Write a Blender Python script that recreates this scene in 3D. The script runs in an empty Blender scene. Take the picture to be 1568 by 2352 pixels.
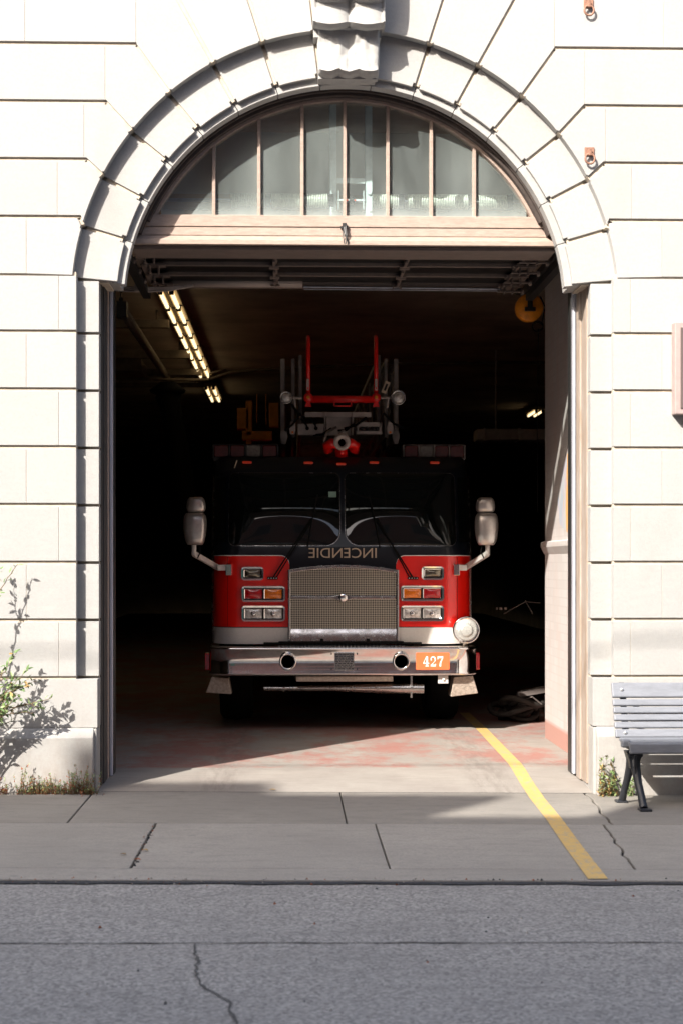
import bpy, bmesh, math, random
from mathutils import Vector, Matrix, noise as mnoise
random.seed(7)
R = math.radians
S = bpy.context.scene
C = S.collection

# ------------------------------------------------------------------ camera
CAM_H, CAM_D = 1.65, 11.87
cam = bpy.data.cameras.new('camera'); camo = bpy.data.objects.new('camera', cam); C.objects.link(camo)
camo.location = (0, -CAM_D, CAM_H)
camo.rotation_euler = (R(90), 0, -R(1.78))
cam.sensor_width = 36; cam.sensor_fit = 'AUTO'; cam.lens = 36 * 3800 / 2352
cam.shift_y = 116 / 2352
cam.clip_start = 0.1; cam.clip_end = 3000
S.camera = camo
cam.dof.use_dof = True; cam.dof.focus_distance = 14.5; cam.dof.aperture_fstop = 4.0
# ------------------------------------------------------------------ light
SZ = .86; SUN = Vector((-.70, -1.0, SZ))
w = bpy.data.worlds.new('World'); S.world = w; w.use_nodes = True
nt = w.node_tree; bg = nt.nodes['Background']
sky = nt.nodes.new('ShaderNodeTexSky'); sky.sky_type = 'NISHITA'; sky.sun_disc = False
sky.sun_elevation = math.atan2(SUN.z, math.hypot(SUN.x, SUN.y)); sky.sun_rotation = math.atan2(SUN.x, SUN.y)
nt.links.new(sky.outputs[0], bg.inputs[0]); bg.inputs[1].default_value = 0.14; sky.dust_density = 4.0; sky.ozone_density = 1.0
sl = bpy.data.lights.new('sun', 'SUN'); sl.energy = 4.3; sl.angle = R(.53); sl.color = (1, .945, .87)
so = bpy.data.objects.new('sun', sl); C.objects.link(so); so.location = (-10, -20, 30)
so.rotation_euler = SUN.to_track_quat('Z', 'Y').to_euler()
S.view_settings.view_transform = 'Standard'; S.view_settings.look = 'None'
S.view_settings.exposure = 1.22; S.view_settings.gamma = 1

# ------------------------------------------------------------------ helpers
PSI = R(1.78)
def px(x, y, Y):
    """place in the wall-parallel plane Y that was measured at x, y on the survey photograph"""
    rx = math.sin(PSI) * 3800 + math.cos(PSI) * (x - 784); ry = math.cos(PSI) * 3800 - math.sin(PSI) * (x - 784)
    t = (Y + CAM_D) / ry
    return rx * t, CAM_H + (1292 - y) * t
def gz(x, y=0): return -.008 * x

class MB:
    def __init__(s): s.v = []; s.f = []; s.mi = []; s.m = 0; s.sm = []; s.smooth = False
    def add(s, vs, fs):
        n = len(s.v); s.v += [tuple(v) for v in vs]; s.f += [tuple(i + n for i in f) for f in fs]
        s.mi += [s.m] * len(fs); s.sm += [s.smooth] * len(fs); return s
    def box(s, x0, x1, y0, y1, z0, z1):
        vs = [(x, y, z) for z in (z0, z1) for y in (y0, y1) for x in (x0, x1)]
        return s.add(vs, [(0, 2, 3, 1), (4, 5, 7, 6), (0, 1, 5, 4), (2, 6, 7, 3), (0, 4, 6, 2), (1, 3, 7, 5)])
    def obox(s, c, size, rot):
        """box turned by a rotation matrix"""
        vs = [Vector(c) + rot @ Vector((x * size[0] / 2, y * size[1] / 2, z * size[2] / 2)) for z in (-1, 1) for y in (-1, 1) for x in (-1, 1)]
        return s.add(vs, [(0, 2, 3, 1), (4, 5, 7, 6), (0, 1, 5, 4), (2, 6, 7, 3), (0, 4, 6, 2), (1, 3, 7, 5)])
    def prism(s, poly, y0, y1, plane='xz'):
        n = len(poly)
        def p(a, b, h):
            return (a, h, b) if plane == 'xz' else ((a, b, h) if plane == 'xy' else (h, a, b))
        vs = [p(a, b, y0) for a, b in poly] + [p(a, b, y1) for a, b in poly]
        fs = [tuple(range(n)), tuple(reversed(range(n, 2 * n)))] + [(i, i + n, (i + 1) % n + n, (i + 1) % n) for i in range(n)]
        return s.add(vs, fs)
    def tube(s, pts, r, n=10, cap=True):
        pts = [Vector(p) for p in pts]; k = len(pts); rr = r if isinstance(r, (list, tuple)) else [r] * k
        vs = []; up = None
        for i, p in enumerate(pts):
            d = (pts[min(i + 1, k - 1)] - pts[max(i - 1, 0)]).normalized()
            if up is None: up = d.orthogonal().normalized()
            up = (up - d * up.dot(d)).normalized(); q = d.cross(up)
            for j in range(n):
                a = 2 * math.pi * j / n; vs.append(p + (up * math.cos(a) + q * math.sin(a)) * rr[i])
        fs = [(i * n + j, i * n + (j + 1) % n, (i + 1) * n + (j + 1) % n, (i + 1) * n + j) for i in range(k - 1) for j in range(n)]
        if cap: fs += [tuple(reversed(range(n))), tuple(range((k - 1) * n, k * n))]
        return s.add(vs, fs)
    def lathe(s, prof, c, axis='y', n=24):
        """prof: (radius, distance along axis)"""
        vs = []; k = len(prof); c = Vector(c)
        for r, h in prof:
            for j in range(n):
                a = 2 * math.pi * j / n; u, v = math.cos(a) * r, math.sin(a) * r
                vs.append(c + Vector((u, h, v) if axis == 'y' else ((u, v, h) if axis == 'z' else (h, u, v))))
        fs = [(i * n + j, i * n + (j + 1) % n, (i + 1) * n + (j + 1) % n, (i + 1) * n + j) for i in range(k - 1) for j in range(n)]
        fs += [tuple(reversed(range(n))), tuple(range((k - 1) * n, k * n))]
        return s.add(vs, fs)
    def grid(s, fn, nu, nv):
        vs = [fn(i / nu, j / nv) for j in range(nv + 1) for i in range(nu + 1)]
        return s.add(vs, [(j * (nu + 1) + i, j * (nu + 1) + i + 1, (j + 1) * (nu + 1) + i + 1, (j + 1) * (nu + 1) + i) for j in range(nv) for i in range(nu)])
    def build(s, name, mats, parent=None, bevel=0, smooth=False, recalc=True, solid=0, auto=False, seg=2):
        me = bpy.data.meshes.new(name); me.from_pydata(s.v, [], s.f)
        for i, p in enumerate(me.polygons): p.material_index = s.mi[i]; p.use_smooth = smooth or s.sm[i]
        for m in (mats if isinstance(mats, (list, tuple)) else [mats]): me.materials.append(m)
        if recalc:
            bm = bmesh.new(); bm.from_mesh(me); bmesh.ops.recalc_face_normals(bm, faces=bm.faces); bm.to_mesh(me); bm.free()
        o = bpy.data.objects.new(name, me); C.objects.link(o)
        if parent:
            o.parent = parent
            L = parent.location if not parent.parent else parent.location + parent.parent.location
            L = Vector(parent.get('_o', (0, 0, 0)))
            me.transform(Matrix.Translation(-L)); o['_o'] = tuple(L)
        if solid:
            m = o.modifiers.new('solid', 'SOLIDIFY'); m.thickness = solid; m.offset = 0
        if bevel:
            m = o.modifiers.new('bevel', 'BEVEL'); m.width = bevel; m.segments = seg; m.limit_method = 'ANGLE'; m.angle_limit = R(40)
        if auto:
            for p in me.polygons: p.use_smooth = True
            me.set_sharp_from_angle(angle=R(38))
        return o
def tag(o, label=None, cat=None, group=None, kind=None):
    if label: o['label'] = label
    if cat: o['category'] = cat
    if group: o['group'] = group
    if kind: o['kind'] = kind
    return o
def thing(name, loc, label, cat, group=None):
    """an Empty at the base of a thing; its parts are built in world coordinates and shifted by it"""
    o = bpy.data.objects.new(name, None); C.objects.link(o); o.location = loc; o.empty_display_size = .2
    o['_o'] = tuple(loc)
    return tag(o, label, cat, group)
def dup(root, delta, label=None):
    r = root.copy(); C.objects.link(r); r.location = root.location + Vector(delta)
    if label: r['label'] = label
    for ch in list(root.children):
        c = ch.copy(); C.objects.link(c); c.parent = r
        for g in ch.children:
            d = g.copy(); C.objects.link(d); d.parent = c
    return r
def inset(poly, d):
    n = len(poly); A = sum(poly[i][0] * poly[(i + 1) % n][1] - poly[(i + 1) % n][0] * poly[i][1] for i in range(n))
    sg = 1 if A > 0 else -1; out = []
    for i in range(n):
        p0, p1, p2 = Vector(poly[i - 1]), Vector(poly[i]), Vector(poly[(i + 1) % n])
        a = (p1 - p0).normalized(); b = (p2 - p1).normalized()
        na = Vector((-a.y, a.x)) * sg; nb = Vector((-b.y, b.x)) * sg
        m = na + nb; k = m.length_squared
        m = m * (2 / k) if k > .3 else m
        out.append(tuple(p1 + m * d * .5 * 1.0 if k <= .3 else p1 + m * d))
    return out

# ------------------------------------------------------------------ materials
def mat(name, col, rough=.6, metal=0, var=0, vscale=6, bump=0, bscale=80, spec=.5, col2=None, detail=6, coat=0, emit=None, estr=0, vstretch=(1, 1, 1), rvar=0):
    m = bpy.data.materials.new(name); m.use_nodes = True; n = m.node_tree.nodes; l = m.node_tree.links
    b = n['Principled BSDF']; b.inputs['Base Color'].default_value = (*col, 1); b.inputs['Roughness'].default_value = rough
    b.inputs['Metallic'].default_value = metal; b.inputs['Specular IOR Level'].default_value = spec
    b.inputs['Coat Weight'].default_value = coat; b.inputs['Coat Roughness'].default_value = .04
    if emit: b.inputs['Emission Color'].default_value = (*emit, 1); b.inputs['Emission Strength'].default_value = estr
    tc = n.new('ShaderNodeTexCoord'); mp = n.new('ShaderNodeMapping'); mp.inputs['Scale'].default_value = vstretch
    l.new(tc.outputs['Object'], mp.inputs[0])
    if var or col2:
        t = n.new('ShaderNodeTexNoise'); t.inputs['Scale'].default_value = vscale; t.inputs['Detail'].default_value = detail; t.inputs['Roughness'].default_value = .65
        l.new(mp.outputs[0], t.inputs['Vector'])
        mx = n.new('ShaderNodeMix'); mx.data_type = 'RGBA'
        r = n.new('ShaderNodeMapRange'); r.inputs[1].default_value = .35; r.inputs[2].default_value = .65
        l.new(t.outputs[0], r.inputs[0]); l.new(r.outputs[0], mx.inputs[0])
        c2 = col2 or tuple(min(1, c * (1 - var)) for c in col); c1 = tuple(min(1, c * (1 + var * .5)) for c in col) if not col2 else col
        mx.inputs[6].default_value = (*c1, 1); mx.inputs[7].default_value = (*c2, 1); l.new(mx.outputs[2], b.inputs['Base Color'])
        if rvar:
            rr = n.new('ShaderNodeMapRange'); rr.inputs[3].default_value = max(0, rough - rvar); rr.inputs[4].default_value = rough + rvar
            l.new(r.outputs[0], rr.inputs[0]); l.new(rr.outputs[0], b.inputs['Roughness'])
    if bump:
        t2 = n.new('ShaderNodeTexNoise'); t2.inputs['Scale'].default_value = bscale; t2.inputs['Detail'].default_value = 4
        l.new(tc.outputs['Object'], t2.inputs['Vector'])
        bp = n.new('ShaderNodeBump'); bp.inputs['Strength'].default_value = bump; bp.inputs['Distance'].default_value = .004
        l.new(t2.outputs[0], bp.inputs['Height']); l.new(bp.outputs[0], b.inputs['Normal'])
    return m
class NT:
    """tiny node-tree helper"""
    def __init__(s, m): s.t = m.node_tree; s.b = s.t.nodes['Principled BSDF']
    def n(s, typ, **kw):
        o = s.t.nodes.new('ShaderNode' + typ)
        for k, v in kw.items():
            if hasattr(o, k): setattr(o, k, v)
        return o
    def l(s, a, b): s.t.links.new(a, b)
    def noise(s, vec, scale, detail=5, rough=.6):
        o = s.n('TexNoise'); o.inputs['Scale'].default_value = scale; o.inputs['Detail'].default_value = detail; o.inputs['Roughness'].default_value = rough
        s.l(vec, o.inputs['Vector']); return o.outputs[0]
    def rng(s, v, a, b, c=0, d=1):
        o = s.n('MapRange'); s.l(v, o.inputs[0])
        for i, q in enumerate((a, b, c, d)): o.inputs[i + 1].default_value = q
        return o.outputs[0]
    def mix(s, f, a, b, blend='MIX'):
        o = s.n('Mix', data_type='RGBA', blend_type=blend)
        if isinstance(f, (int, float)): o.inputs[0].default_value = f
        else: s.l(f, o.inputs[0])
        for i, q in ((6, a), (7, b)):
            if isinstance(q, tuple): o.inputs[i].default_value = (*q, 1)
            else: s.l(q, o.inputs[i])
        return o.outputs[2]
    def math(s, op, a, b=0):
        o = s.n('Math', operation=op)
        for i, q in enumerate((a, b)):
            if isinstance(q, (int, float)): o.inputs[i].default_value = q
            else: s.l(q, o.inputs[i])
        return o.outputs[0]
    def coord(s, scale=(1, 1, 1), loc=(0, 0, 0)):
        g = s.n('NewGeometry'); mp = s.n('Mapping'); mp.inputs['Scale'].default_value = scale; mp.inputs['Location'].default_value = loc
        s.l(g.outputs['Position'], mp.inputs[0]); return mp.outputs[0]
    def bump(s, h, strength=.3, dist=.004):
        o = s.n('Bump'); o.inputs['Strength'].default_value = strength; o.inputs['Distance'].default_value = dist
        s.l(h, o.inputs['Height']); s.l(o.outputs[0], s.b.inputs['Normal'])

def m_stone(name, base=(.405, .40, .388)):
    m = mat(name, base, .85); t = NT(m); c = t.coord()
    gi = t.n('NewGeometry'); isl = gi.outputs['Random Per Island']
    a = t.math('ADD', t.math('MULTIPLY', t.rng(t.noise(c, 1.3, 6), .35, .7), .6), t.math('MULTIPLY', isl, .9)); fine = t.rng(t.noise(c, 160, 2), .3, .7); mid = t.rng(t.noise(t.coord((3, 3, 9)), 2.2, 8, .7), .5, .75)
    k = t.mix(a, base, tuple(q * .9 for q in base))
    k = t.mix(t.math('MULTIPLY', fine, .40), k, (.29, .28, .265)); k = t.mix(t.math('MULTIPLY', t.rng(t.noise(c, 45, 3), .45, .7), .30), k, (.29, .275, .25))
    k = t.mix(t.math('MULTIPLY', mid, .25), k, (.5, .47, .42))
    # soot and rising damp near the ground
    z = t.n('SeparateXYZ'); t.l(c, z.inputs[0])
    low = t.math('MULTIPLY', t.rng(z.outputs[2], .9, .0), t.rng(t.noise(t.coord((2, 2, 1)), 3.5, 8, .7), .38, .68))
    k = t.mix(t.math('MULTIPLY', low, .75), k, (.27, .23, .20))
    blot = t.math('MULTIPLY', t.rng(t.noise(t.coord((1.2, 1.2, .5), (4.2, 0, 1.3)), 1.6, 6, .6), .56, .7), .4); k = t.mix(blot, k, (.30, .28, .26))
    t.l(k, t.b.inputs['Base Color']); t.bump(t.noise(c, 90, 5), .35, .004); return m
stone = m_stone('limestone')
stone_joint = mat('mortar_joint', (.52, .45, .36), .95, var=.15, vscale=20)
stone_plinth = m_stone('plinth_stone', (.40, .39, .372))

def m_concrete(name, base, dirt=(.2, .19, .18), grit=.25, k1=.5):
    m = mat(name, base, .9); t = NT(m); c = t.coord(); gi = t.n('NewGeometry')
    a = t.math('ADD', t.math('MULTIPLY', t.rng(t.noise(c, .9, 7, .65), .35, .65), .7), t.math('MULTIPLY', gi.outputs['Random Per Island'], .5)); s2 = t.rng(t.noise(t.coord((1.2, 4, 1)), 2.6, 8, .7), .5, .72)
    f = t.rng(t.noise(c, 75, 3), .42, .68); v = t.n('TexVoronoi'); v.inputs['Scale'].default_value = 3.5; t.l(c, v.inputs['Vector'])
    spot = t.math('MULTIPLY', t.rng(v.outputs['Distance'], .10, .06), t.rng(t.noise(c, 1.7, 3), .42, .5))
    k = t.mix(a, base, tuple(q * .74 for q in base)); k = t.mix(t.math('MULTIPLY', s2, k1), k, tuple(q * .58 for q in base)); k = t.mix(t.math('MULTIPLY', t.rng(t.noise(c, 14, 6, .75), .52, .7), .5), k, tuple(q * .6 for q in base))
    k = t.mix(t.math('MULTIPLY', f, grit), k, dirt); k = t.mix(t.math('MULTIPLY', spot, .65), k, dirt)
    t.l(k, t.b.inputs['Base Color']); t.bump(t.noise(c, 70, 6), .4, .004); return m
walk_m = m_concrete('sidewalk_concrete', (.295, .27, .235), k1=.8, grit=.55)
walk2_m = m_concrete('kerb_row_concrete', (.365, .338, .30), k1=.7, grit=.55)
def m_asphalt():
    m = mat('asphalt', (.2, .2, .2), .93); t = NT(m); c = t.coord()
    base = (.242, .230, .212)
    v = t.n('TexVoronoi'); v.inputs['Scale'].default_value = 75; t.l(c, v.inputs['Vector'])
    bw = t.n('RGBToBW'); t.l(v.outputs['Color'], bw.inputs[0])
    g = t.rng(bw.outputs[0], .15, .85); a = t.rng(t.noise(c, .7, 6), .3, .7); b2 = t.rng(t.noise(t.coord((.5, 2.2, 1)), 2, 7, .7), .48, .7)
    k = t.mix(g, tuple(q * .45 for q in base), tuple(min(1, q * 1.6) for q in base)); k = t.mix(t.math('MULTIPLY', a, .35), k, tuple(q * .8 for q in base))
    k = t.mix(t.math('MULTIPLY', b2, .55), k, tuple(q * .55 for q in base))
    fine = t.rng(t.noise(c, 260, 2), .35, .65); k = t.mix(t.math('MULTIPLY', fine, .3), k, (.42, .42, .44))
    t.l(k, t.b.inputs['Base Color']); t.bump(bw.outputs[0], .55, .006); return m
asph = m_asphalt()
def m_floor():
    """garage slab: bare concrete with a worn coat of red paint"""
    m = mat('worn_red_floor', (.4, .3, .28), .95, spec=.15); t = NT(m); c = t.coord(); z = t.n('SeparateXYZ'); t.l(c, z.inputs[0])
    con = t.mix(t.rng(t.noise(c, 1.5, 8, .7), .35, .65), (.34, .315, .28), (.27, .245, .22))
    wear = t.rng(t.noise(t.coord((1.6, 1.0, 1), (3.1, 1.7, 0)), .8, 12, .78), .44, .56)
    start = t.rng(t.math('ADD', z.outputs[1], t.math('MULTIPLY', t.noise(c, 6, 4), .25)), 1.10, 1.16)
    red = t.mix(t.rng(t.noise(c, 5, 8, .7), .3, .7), (.34, .145, .12), (.33, .21, .18))
    k = t.mix(t.math('MULTIPLY', start, wear), con, red)
    for x0 in (-.52, 1.50):
        trk = t.math('MULTIPLY', t.rng(t.math('ABSOLUTE', t.math('SUBTRACT', z.outputs[0], x0)), .22, .08), t.rng(t.noise(t.coord((5, .8, 1)), 3, 8, .75), .42, .6)); k = t.mix(t.math('MULTIPLY', trk, .35), k, (.12, .10, .09))
    k = t.mix(t.math('MULTIPLY', t.rng(t.noise(t.coord((1, 8, 1)), 3, 8, .7), .5, .7), .35), k, (.2, .16, .14))
    k = t.mix(t.math('MULTIPLY', t.rng(t.noise(c, 150, 2), .3, .7), .18), k, (.16, .13, .12))
    t.l(k, t.b.inputs['Base Color']); t.bump(t.noise(c, 60, 5), .2, .003); return m
floor_m = m_floor()
def m_yellow():
    m = mat('yellow_paint', (.7, .42, .07), .7); t = NT(m); c = t.coord()
    k = t.mix(t.rng(t.noise(c, 8, 8, .7), .4, .7), (.60, .40, .12), (.50, .34, .14))
    k = t.mix(t.math('MULTIPLY', t.rng(t.noise(t.coord((3, 1, 1)), 9, 8, .75), .50, .62), .75), k, (.36, .31, .25))
    t.l(k, t.b.inputs['Base Color']); return m
yellow = m_yellow()
def m_pier():
    """painted brick: off-white with washed pink stains"""
    m = mat('painted_brick', (.6, .55, .52), .8); t = NT(m); g = t.n('NewGeometry'); z = t.n('SeparateXYZ'); t.l(g.outputs['Position'], z.inputs[0])
    cb = t.n('CombineXYZ'); t.l(t.math('ADD', z.outputs[1], z.outputs[0]), cb.inputs[0]); t.l(z.outputs[2], cb.inputs[1])
    br = t.n('TexBrick'); br.inputs['Scale'].default_value = 1; br.inputs['Brick Width'].default_value = .21; br.inputs['Row Height'].default_value = .075
    br.inputs['Mortar Size'].default_value = .006; br.inputs['Color1'].default_value = (.50, .475, .46, 1); br.inputs['Color2'].default_value = (.46, .435, .42, 1); br.inputs['Mortar'].default_value = (.45, .425, .41, 1)
    t.l(cb.outputs[0], br.inputs['Vector'])
    c = t.coord(); k = t.mix(t.math('MULTIPLY', t.rng(t.noise(t.coord((2.5, 2.5, .6)), 2, 8, .7), .45, .7), .5), br.outputs[0], (.5, .36, .31))
    lowr = t.math('MULTIPLY', t.rng(z.outputs[2], .24, .2), 1.0); k = t.mix(lowr, k, (.42, .23, .19))
    t.l(k, t.b.inputs['Base Color']); t.bump(br.outputs['Fac'], -.3, .006); return m
brickp = m_pier()
def m_mural():
    m = mat('mural_paint', (.5, .5, .5), .7); t = NT(m); c = t.coord((3, 3, 1.2))
    n1 = t.rng(t.noise(c, 2.2, 4), .4, .6); n2 = t.rng(t.noise(c, 3.1, 3), .5, .55); n3 = t.rng(t.noise(t.coord((4, 4, 1), (9, 2, 5)), 2, 3), .54, .6)
    k = t.mix(n1, (.36, .42, .48), (.50, .48, .46)); k = t.mix(n2, k, (.46, .40, .46)); k = t.mix(n3, k, (.66, .38, .14))
    t.l(k, t.b.inputs['Base Color']); return m
mural = m_mural()
dark_room = mat('dark_wall', (.09, .075, .06), .9, var=.3, vscale=2)  # very dark brown walls, slightly mottled
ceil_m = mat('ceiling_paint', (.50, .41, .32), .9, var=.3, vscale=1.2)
chrome = mat('chrome', (.85, .83, .81), .09, 1, var=.12, vscale=9, rvar=.05)
chrome_d = mat('dull_chrome', (.48, .46, .44), .24, 1, var=.2, vscale=14, rvar=.08)
steel = mat('galvanised_steel', (.45, .46, .50), .38, 1, var=.2, vscale=12)
steel_lit = mat('track_aluminium', (.55, .56, .62), .5, .35, var=.12, vscale=8, vstretch=(4, 4, .6))
red = mat('fire_red', (.90, .010, .004), .35, 0, coat=.9, var=.06, vscale=3)
redlad = mat('ladder_red', (.92, .012, .008), .4, 0, coat=.5, var=.15, vscale=10)
navy = mat('navy_black_paint', (.005, .008, .014), .35, 0, coat=.2, spec=.3)
silver = mat('silver_band', (.70, .66, .62), .4, .15, var=.06, vscale=60)
cream = mat('cream_letters', (.55, .43, .32), .5)
rubber = mat('black_rubber', (.006, .006, .006), .8, spec=.15)
blackm = mat('black_metal', (.02, .02, .02), .45, var=.3, vscale=20)
greym = mat('ladder_grey', (.26, .23, .21), .5, .3, var=.4, vscale=7)
greyl = mat('control_box_grey', (.48, .42, .39), .5, .1, var=.2, vscale=9)
glassd = mat('dark_window_glass', (.004, .006, .006), .02, 0, spec=.55)
lens_r = mat('red_lens', (.55, .008, .012), .12, coat=1, var=.2, vscale=90)
lens_a = mat('amber_lens', (.85, .20, .005), .12, coat=1, var=.3, vscale=110)
lens_m = mat('marker_lens', (.55, .035, .008), .2, coat=.6, emit=(1, .06, .01), estr=.03)
lens_w = mat('clear_lens', (.75, .72, .68), .15, .35, coat=1, var=.45, vscale=45, bump=.6, bscale=120)
lens_d = mat('dim_red_lens', (.10, .006, .005), .25, coat=.5, var=.3, vscale=30)
lens_c = mat('dim_clear_lens', (.2, .19, .16), .25, coat=.5, var=.3, vscale=30)
orange_plate = mat('orange_plate', (.80, .13, .04), .45, var=.06, vscale=30)
white_p = mat('white_marking', (.8, .8, .78), .5)
tread = mat('diamond_plate', (.42, .35, .29), .45, .5, var=.3, vscale=40, bump=1, bscale=60)
wood = mat('tan_painted_wood', (.36, .275, .225), .75, var=.18, vscale=14, vstretch=(1, 1, 5), bump=.2, bscale=50)
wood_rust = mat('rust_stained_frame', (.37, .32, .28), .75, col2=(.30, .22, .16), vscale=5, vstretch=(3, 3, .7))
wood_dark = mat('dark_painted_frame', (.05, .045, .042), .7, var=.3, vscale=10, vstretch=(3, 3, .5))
door_rail = mat('door_rail_paint', (.19, .15, .13), .6, var=.15, vscale=12)
door_dark = mat('door_panel_dark', (.008, .0075, .007), .5, var=.3, vscale=5)
spring_m = mat('spring_steel', (.75, .80, .72), .4, .2, var=.2, vscale=30)
galv_d = mat('galvanised_angle', (.62, .72, .75), .5, .1, var=.15, vscale=20)
tube_l = mat('lit_fluorescent_tube', (.9, .8, .6), .4, emit=(1, .76, .42), estr=.9)
fixt = mat('fixture_enamel', (.5, .4, .25), .5)
woodbeam = mat('dusty_beam', (.20, .16, .12), .8, var=.3, vscale=6)
orange_r = mat('orange_reel', (.95, .32, .015), .5, var=.25, vscale=18)
bench_m = mat('grey_bench_slats', (.19, .20, .225), .55, var=.15, vscale=18, vstretch=(.4, 2, 2), bump=.2, bscale=60)
iron = mat('black_cast_iron', (.02, .022, .028), .45, var=.3, vscale=25, bump=.3)
bolt_m = mat('zinc_bolt', (.6, .6, .6), .35, .8)
rustm = mat('rusty_iron_ring', (.30, .16, .11), .7, .3, var=.35, vscale=40)
box_m = mat('brown_box_paint', (.36, .28, .26), .6, var=.1, vscale=15)
crackm = mat('crack_filler', (.035, .038, .045), .95, var=.5, vscale=40)
leafg = mat('leaf_green', (.13, .21, .07), .5, var=.35, vscale=9)
leaf2 = mat('leaf_pale_green', (.24, .31, .13), .5, var=.3, vscale=9)
leafr = mat('leaf_rust', (.32, .09, .03), .6, var=.4, vscale=12)
leafy = mat('leaf_straw', (.34, .22, .08), .7, var=.3, vscale=12)
stem_m = mat('twig_brown', (.16, .11, .06), .8)
for m_ in (leafg, leaf2):
    m_.node_tree.nodes['Principled BSDF'].inputs['Transmission Weight'].default_value = 0

def m_glass():
    """fanlight glass: clear, a little reflective, dusty"""
    m = bpy.data.materials.new('dusty_window_glass'); m.use_nodes = True; t = NT(m); out = t.t.nodes['Material Output']
    t.b.inputs['Base Color'].default_value = (.50, .57, .55, 1); t.b.inputs['Roughness'].default_value = .9
    tr = t.n('BsdfTransparent'); tr.inputs[0].default_value = (.88, .95, .92, 1)
    gl = t.n('BsdfGlossy'); gl.inputs['Roughness'].default_value = .02
    lw = t.n('Fresnel'); lw.inputs[0].default_value = 1.75
    c = t.coord((1, 1, .35)); dust = t.rng(t.noise(c, 2.6, 7, .6), .3, .72, .09, .26)
    z = t.n('SeparateXYZ'); t.l(t.coord(), z.inputs[0]); low = t.rng(z.outputs[2], 4.35, 4.2, 0, .3); d2 = t.math('ADD', dust, low)
    m1 = t.n('MixShader'); t.l(lw.outputs[0], m1.inputs[0]); t.l(tr.outputs[0], m1.inputs[1]); t.l(gl.outputs[0], m1.inputs[2])
    m2 = t.n('MixShader'); t.l(d2, m2.inputs[0]); t.l(m1.outputs[0], m2.inputs[1]); t.l(t.b.outputs[0], m2.inputs[2])
    t.l(m2.outputs[0], out.inputs['Surface']); return m
glass = m_glass()
def m_mesh():
    m = mat('perforated_grille', (.3, .27, .23), .38, .8); t = NT(m); g = t.n('NewGeometry'); z = t.n('SeparateXYZ'); t.l(g.outputs['Position'], z.inputs[0])
    p = .0165; a = t.math('MULTIPLY', z.outputs[0], math.pi / p); b = t.math('MULTIPLY', z.outputs[2], math.pi / p)
    h = t.math('MULTIPLY', t.math('SINE', t.math('ADD', a, b)), t.math('SINE', t.math('SUBTRACT', a, b)))
    f = t.rng(h, -.12, .12)
    k = t.mix(f, (.004, .004, .004), (.62, .56, .46)); t.l(k, t.b.inputs['Base Color'])
    t.l(t.rng(f, 0, 1, 0, .5), t.b.inputs['Metallic']); t.l(t.rng(f, 0, 1, .9, .35), t.b.inputs['Roughness']); return m
meshm = m_mesh()

# ------------------------------------------------------------------ ground
m = MB()
YK = -3.30                                       # front edge of the kerb
m.add([(-60, -60, gz(-60) - .014), (60, -60, gz(60) - .014), (60, YK + .04, gz(60) - .014), (-60, YK + .04, gz(-60) - .014)], [(0, 1, 2, 3)])
tag(m.build('road', asph), kind='structure')
m = MB()                                         # bed under the slabs, seen only in the joints
m.add([(-60, YK + .03, gz(-60) - .03), (60, YK + .03, gz(60) - .03), (60, .25, gz(60) - .03), (-60, .25, gz(-60) - .03)], [(0, 1, 2, 3)])
tag(m.build('joint_bed', crackm), kind='structure')
def slabs(name, x_edges, y0, y1, mt, jag={}):
    mb = MB()
    def edge(x, side):
        """points of a joint going from y1 to y0; a jagged one follows its own crack"""
        j = jag.get(x); pts = []
        g = .0045 if not j else .007
        n = 1 if not j else 14
        for i in range(n + 1):
            t = i / n; y = y1 + (y0 - y1) * t; dx = (j * t if j else 0)
            if j and 0 < i < n: dx += (.03 if j < -.05 else .006) * mnoise.noise(Vector((x * 3, y * 5, 1)))
            pts.append((x + dx + side * g, y))
        return pts
    for a, b in zip(x_edges, x_edges[1:]):
        poly = edge(a, 1) + edge(b, -1)[::-1]
        n = len(poly); top = [(x, y, gz(x) + random.uniform(0, 0)) for x, y in poly]; bot = [(x, y, gz(x) - .1) for x, y in poly]
        mb.add(top + bot, [tuple(range(n))] + [(i, i + n, (i + 1) % n + n, (i + 1) % n) for i in range(n)])
    return tag(mb.build(name, mt, bevel=.006), kind='structure')
xa = [-20] + [-1.40 - 1.76 * k for k in range(6, 0, -1)] + [-1.40, .36, 2.12, 3.9, 5.66, 7.4, 9.2, 20]
xb = [-20] + [-.845 - 1.40 * k for k in range(7, 0, -1)] + [-.845, .54, 1.99, 3.4, 4.8, 6.2, 7.6, 20]
slabs('sidewalk', xa, -1.40, .02, walk_m, {2.12: -.07})
slabs('sidewalk_front_row', xb, -2.94, -1.408, walk2_m, {1.99: -.12, -.845: -.01})
slabs('kerb', [-20, -7, -3.6, 4.9, 8.5, 20], -3.265, -2.946, walk2_m)
m = MB()                                         # ragged tar seam between kerb and road
N = 240
pts = [(-9 + 18 * i / N) for i in range(N + 1)]
top = [(x, -3.262 + .006 * mnoise.noise(Vector((x * 9, 0, 3))), gz(x) - .008) for x in pts]
bot = [(x, -3.325 + .03 * mnoise.noise(Vector((x * 4, 2, 7))) + .02 * mnoise.noise(Vector((x * 30, 2, 7))), gz(x) - .008) for x in pts]
m.add(top + bot, [(i, i + 1, i + N + 2, i + N + 1) for i in range(N)])
tag(m.build('kerb_seam', crackm), kind='structure')
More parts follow.
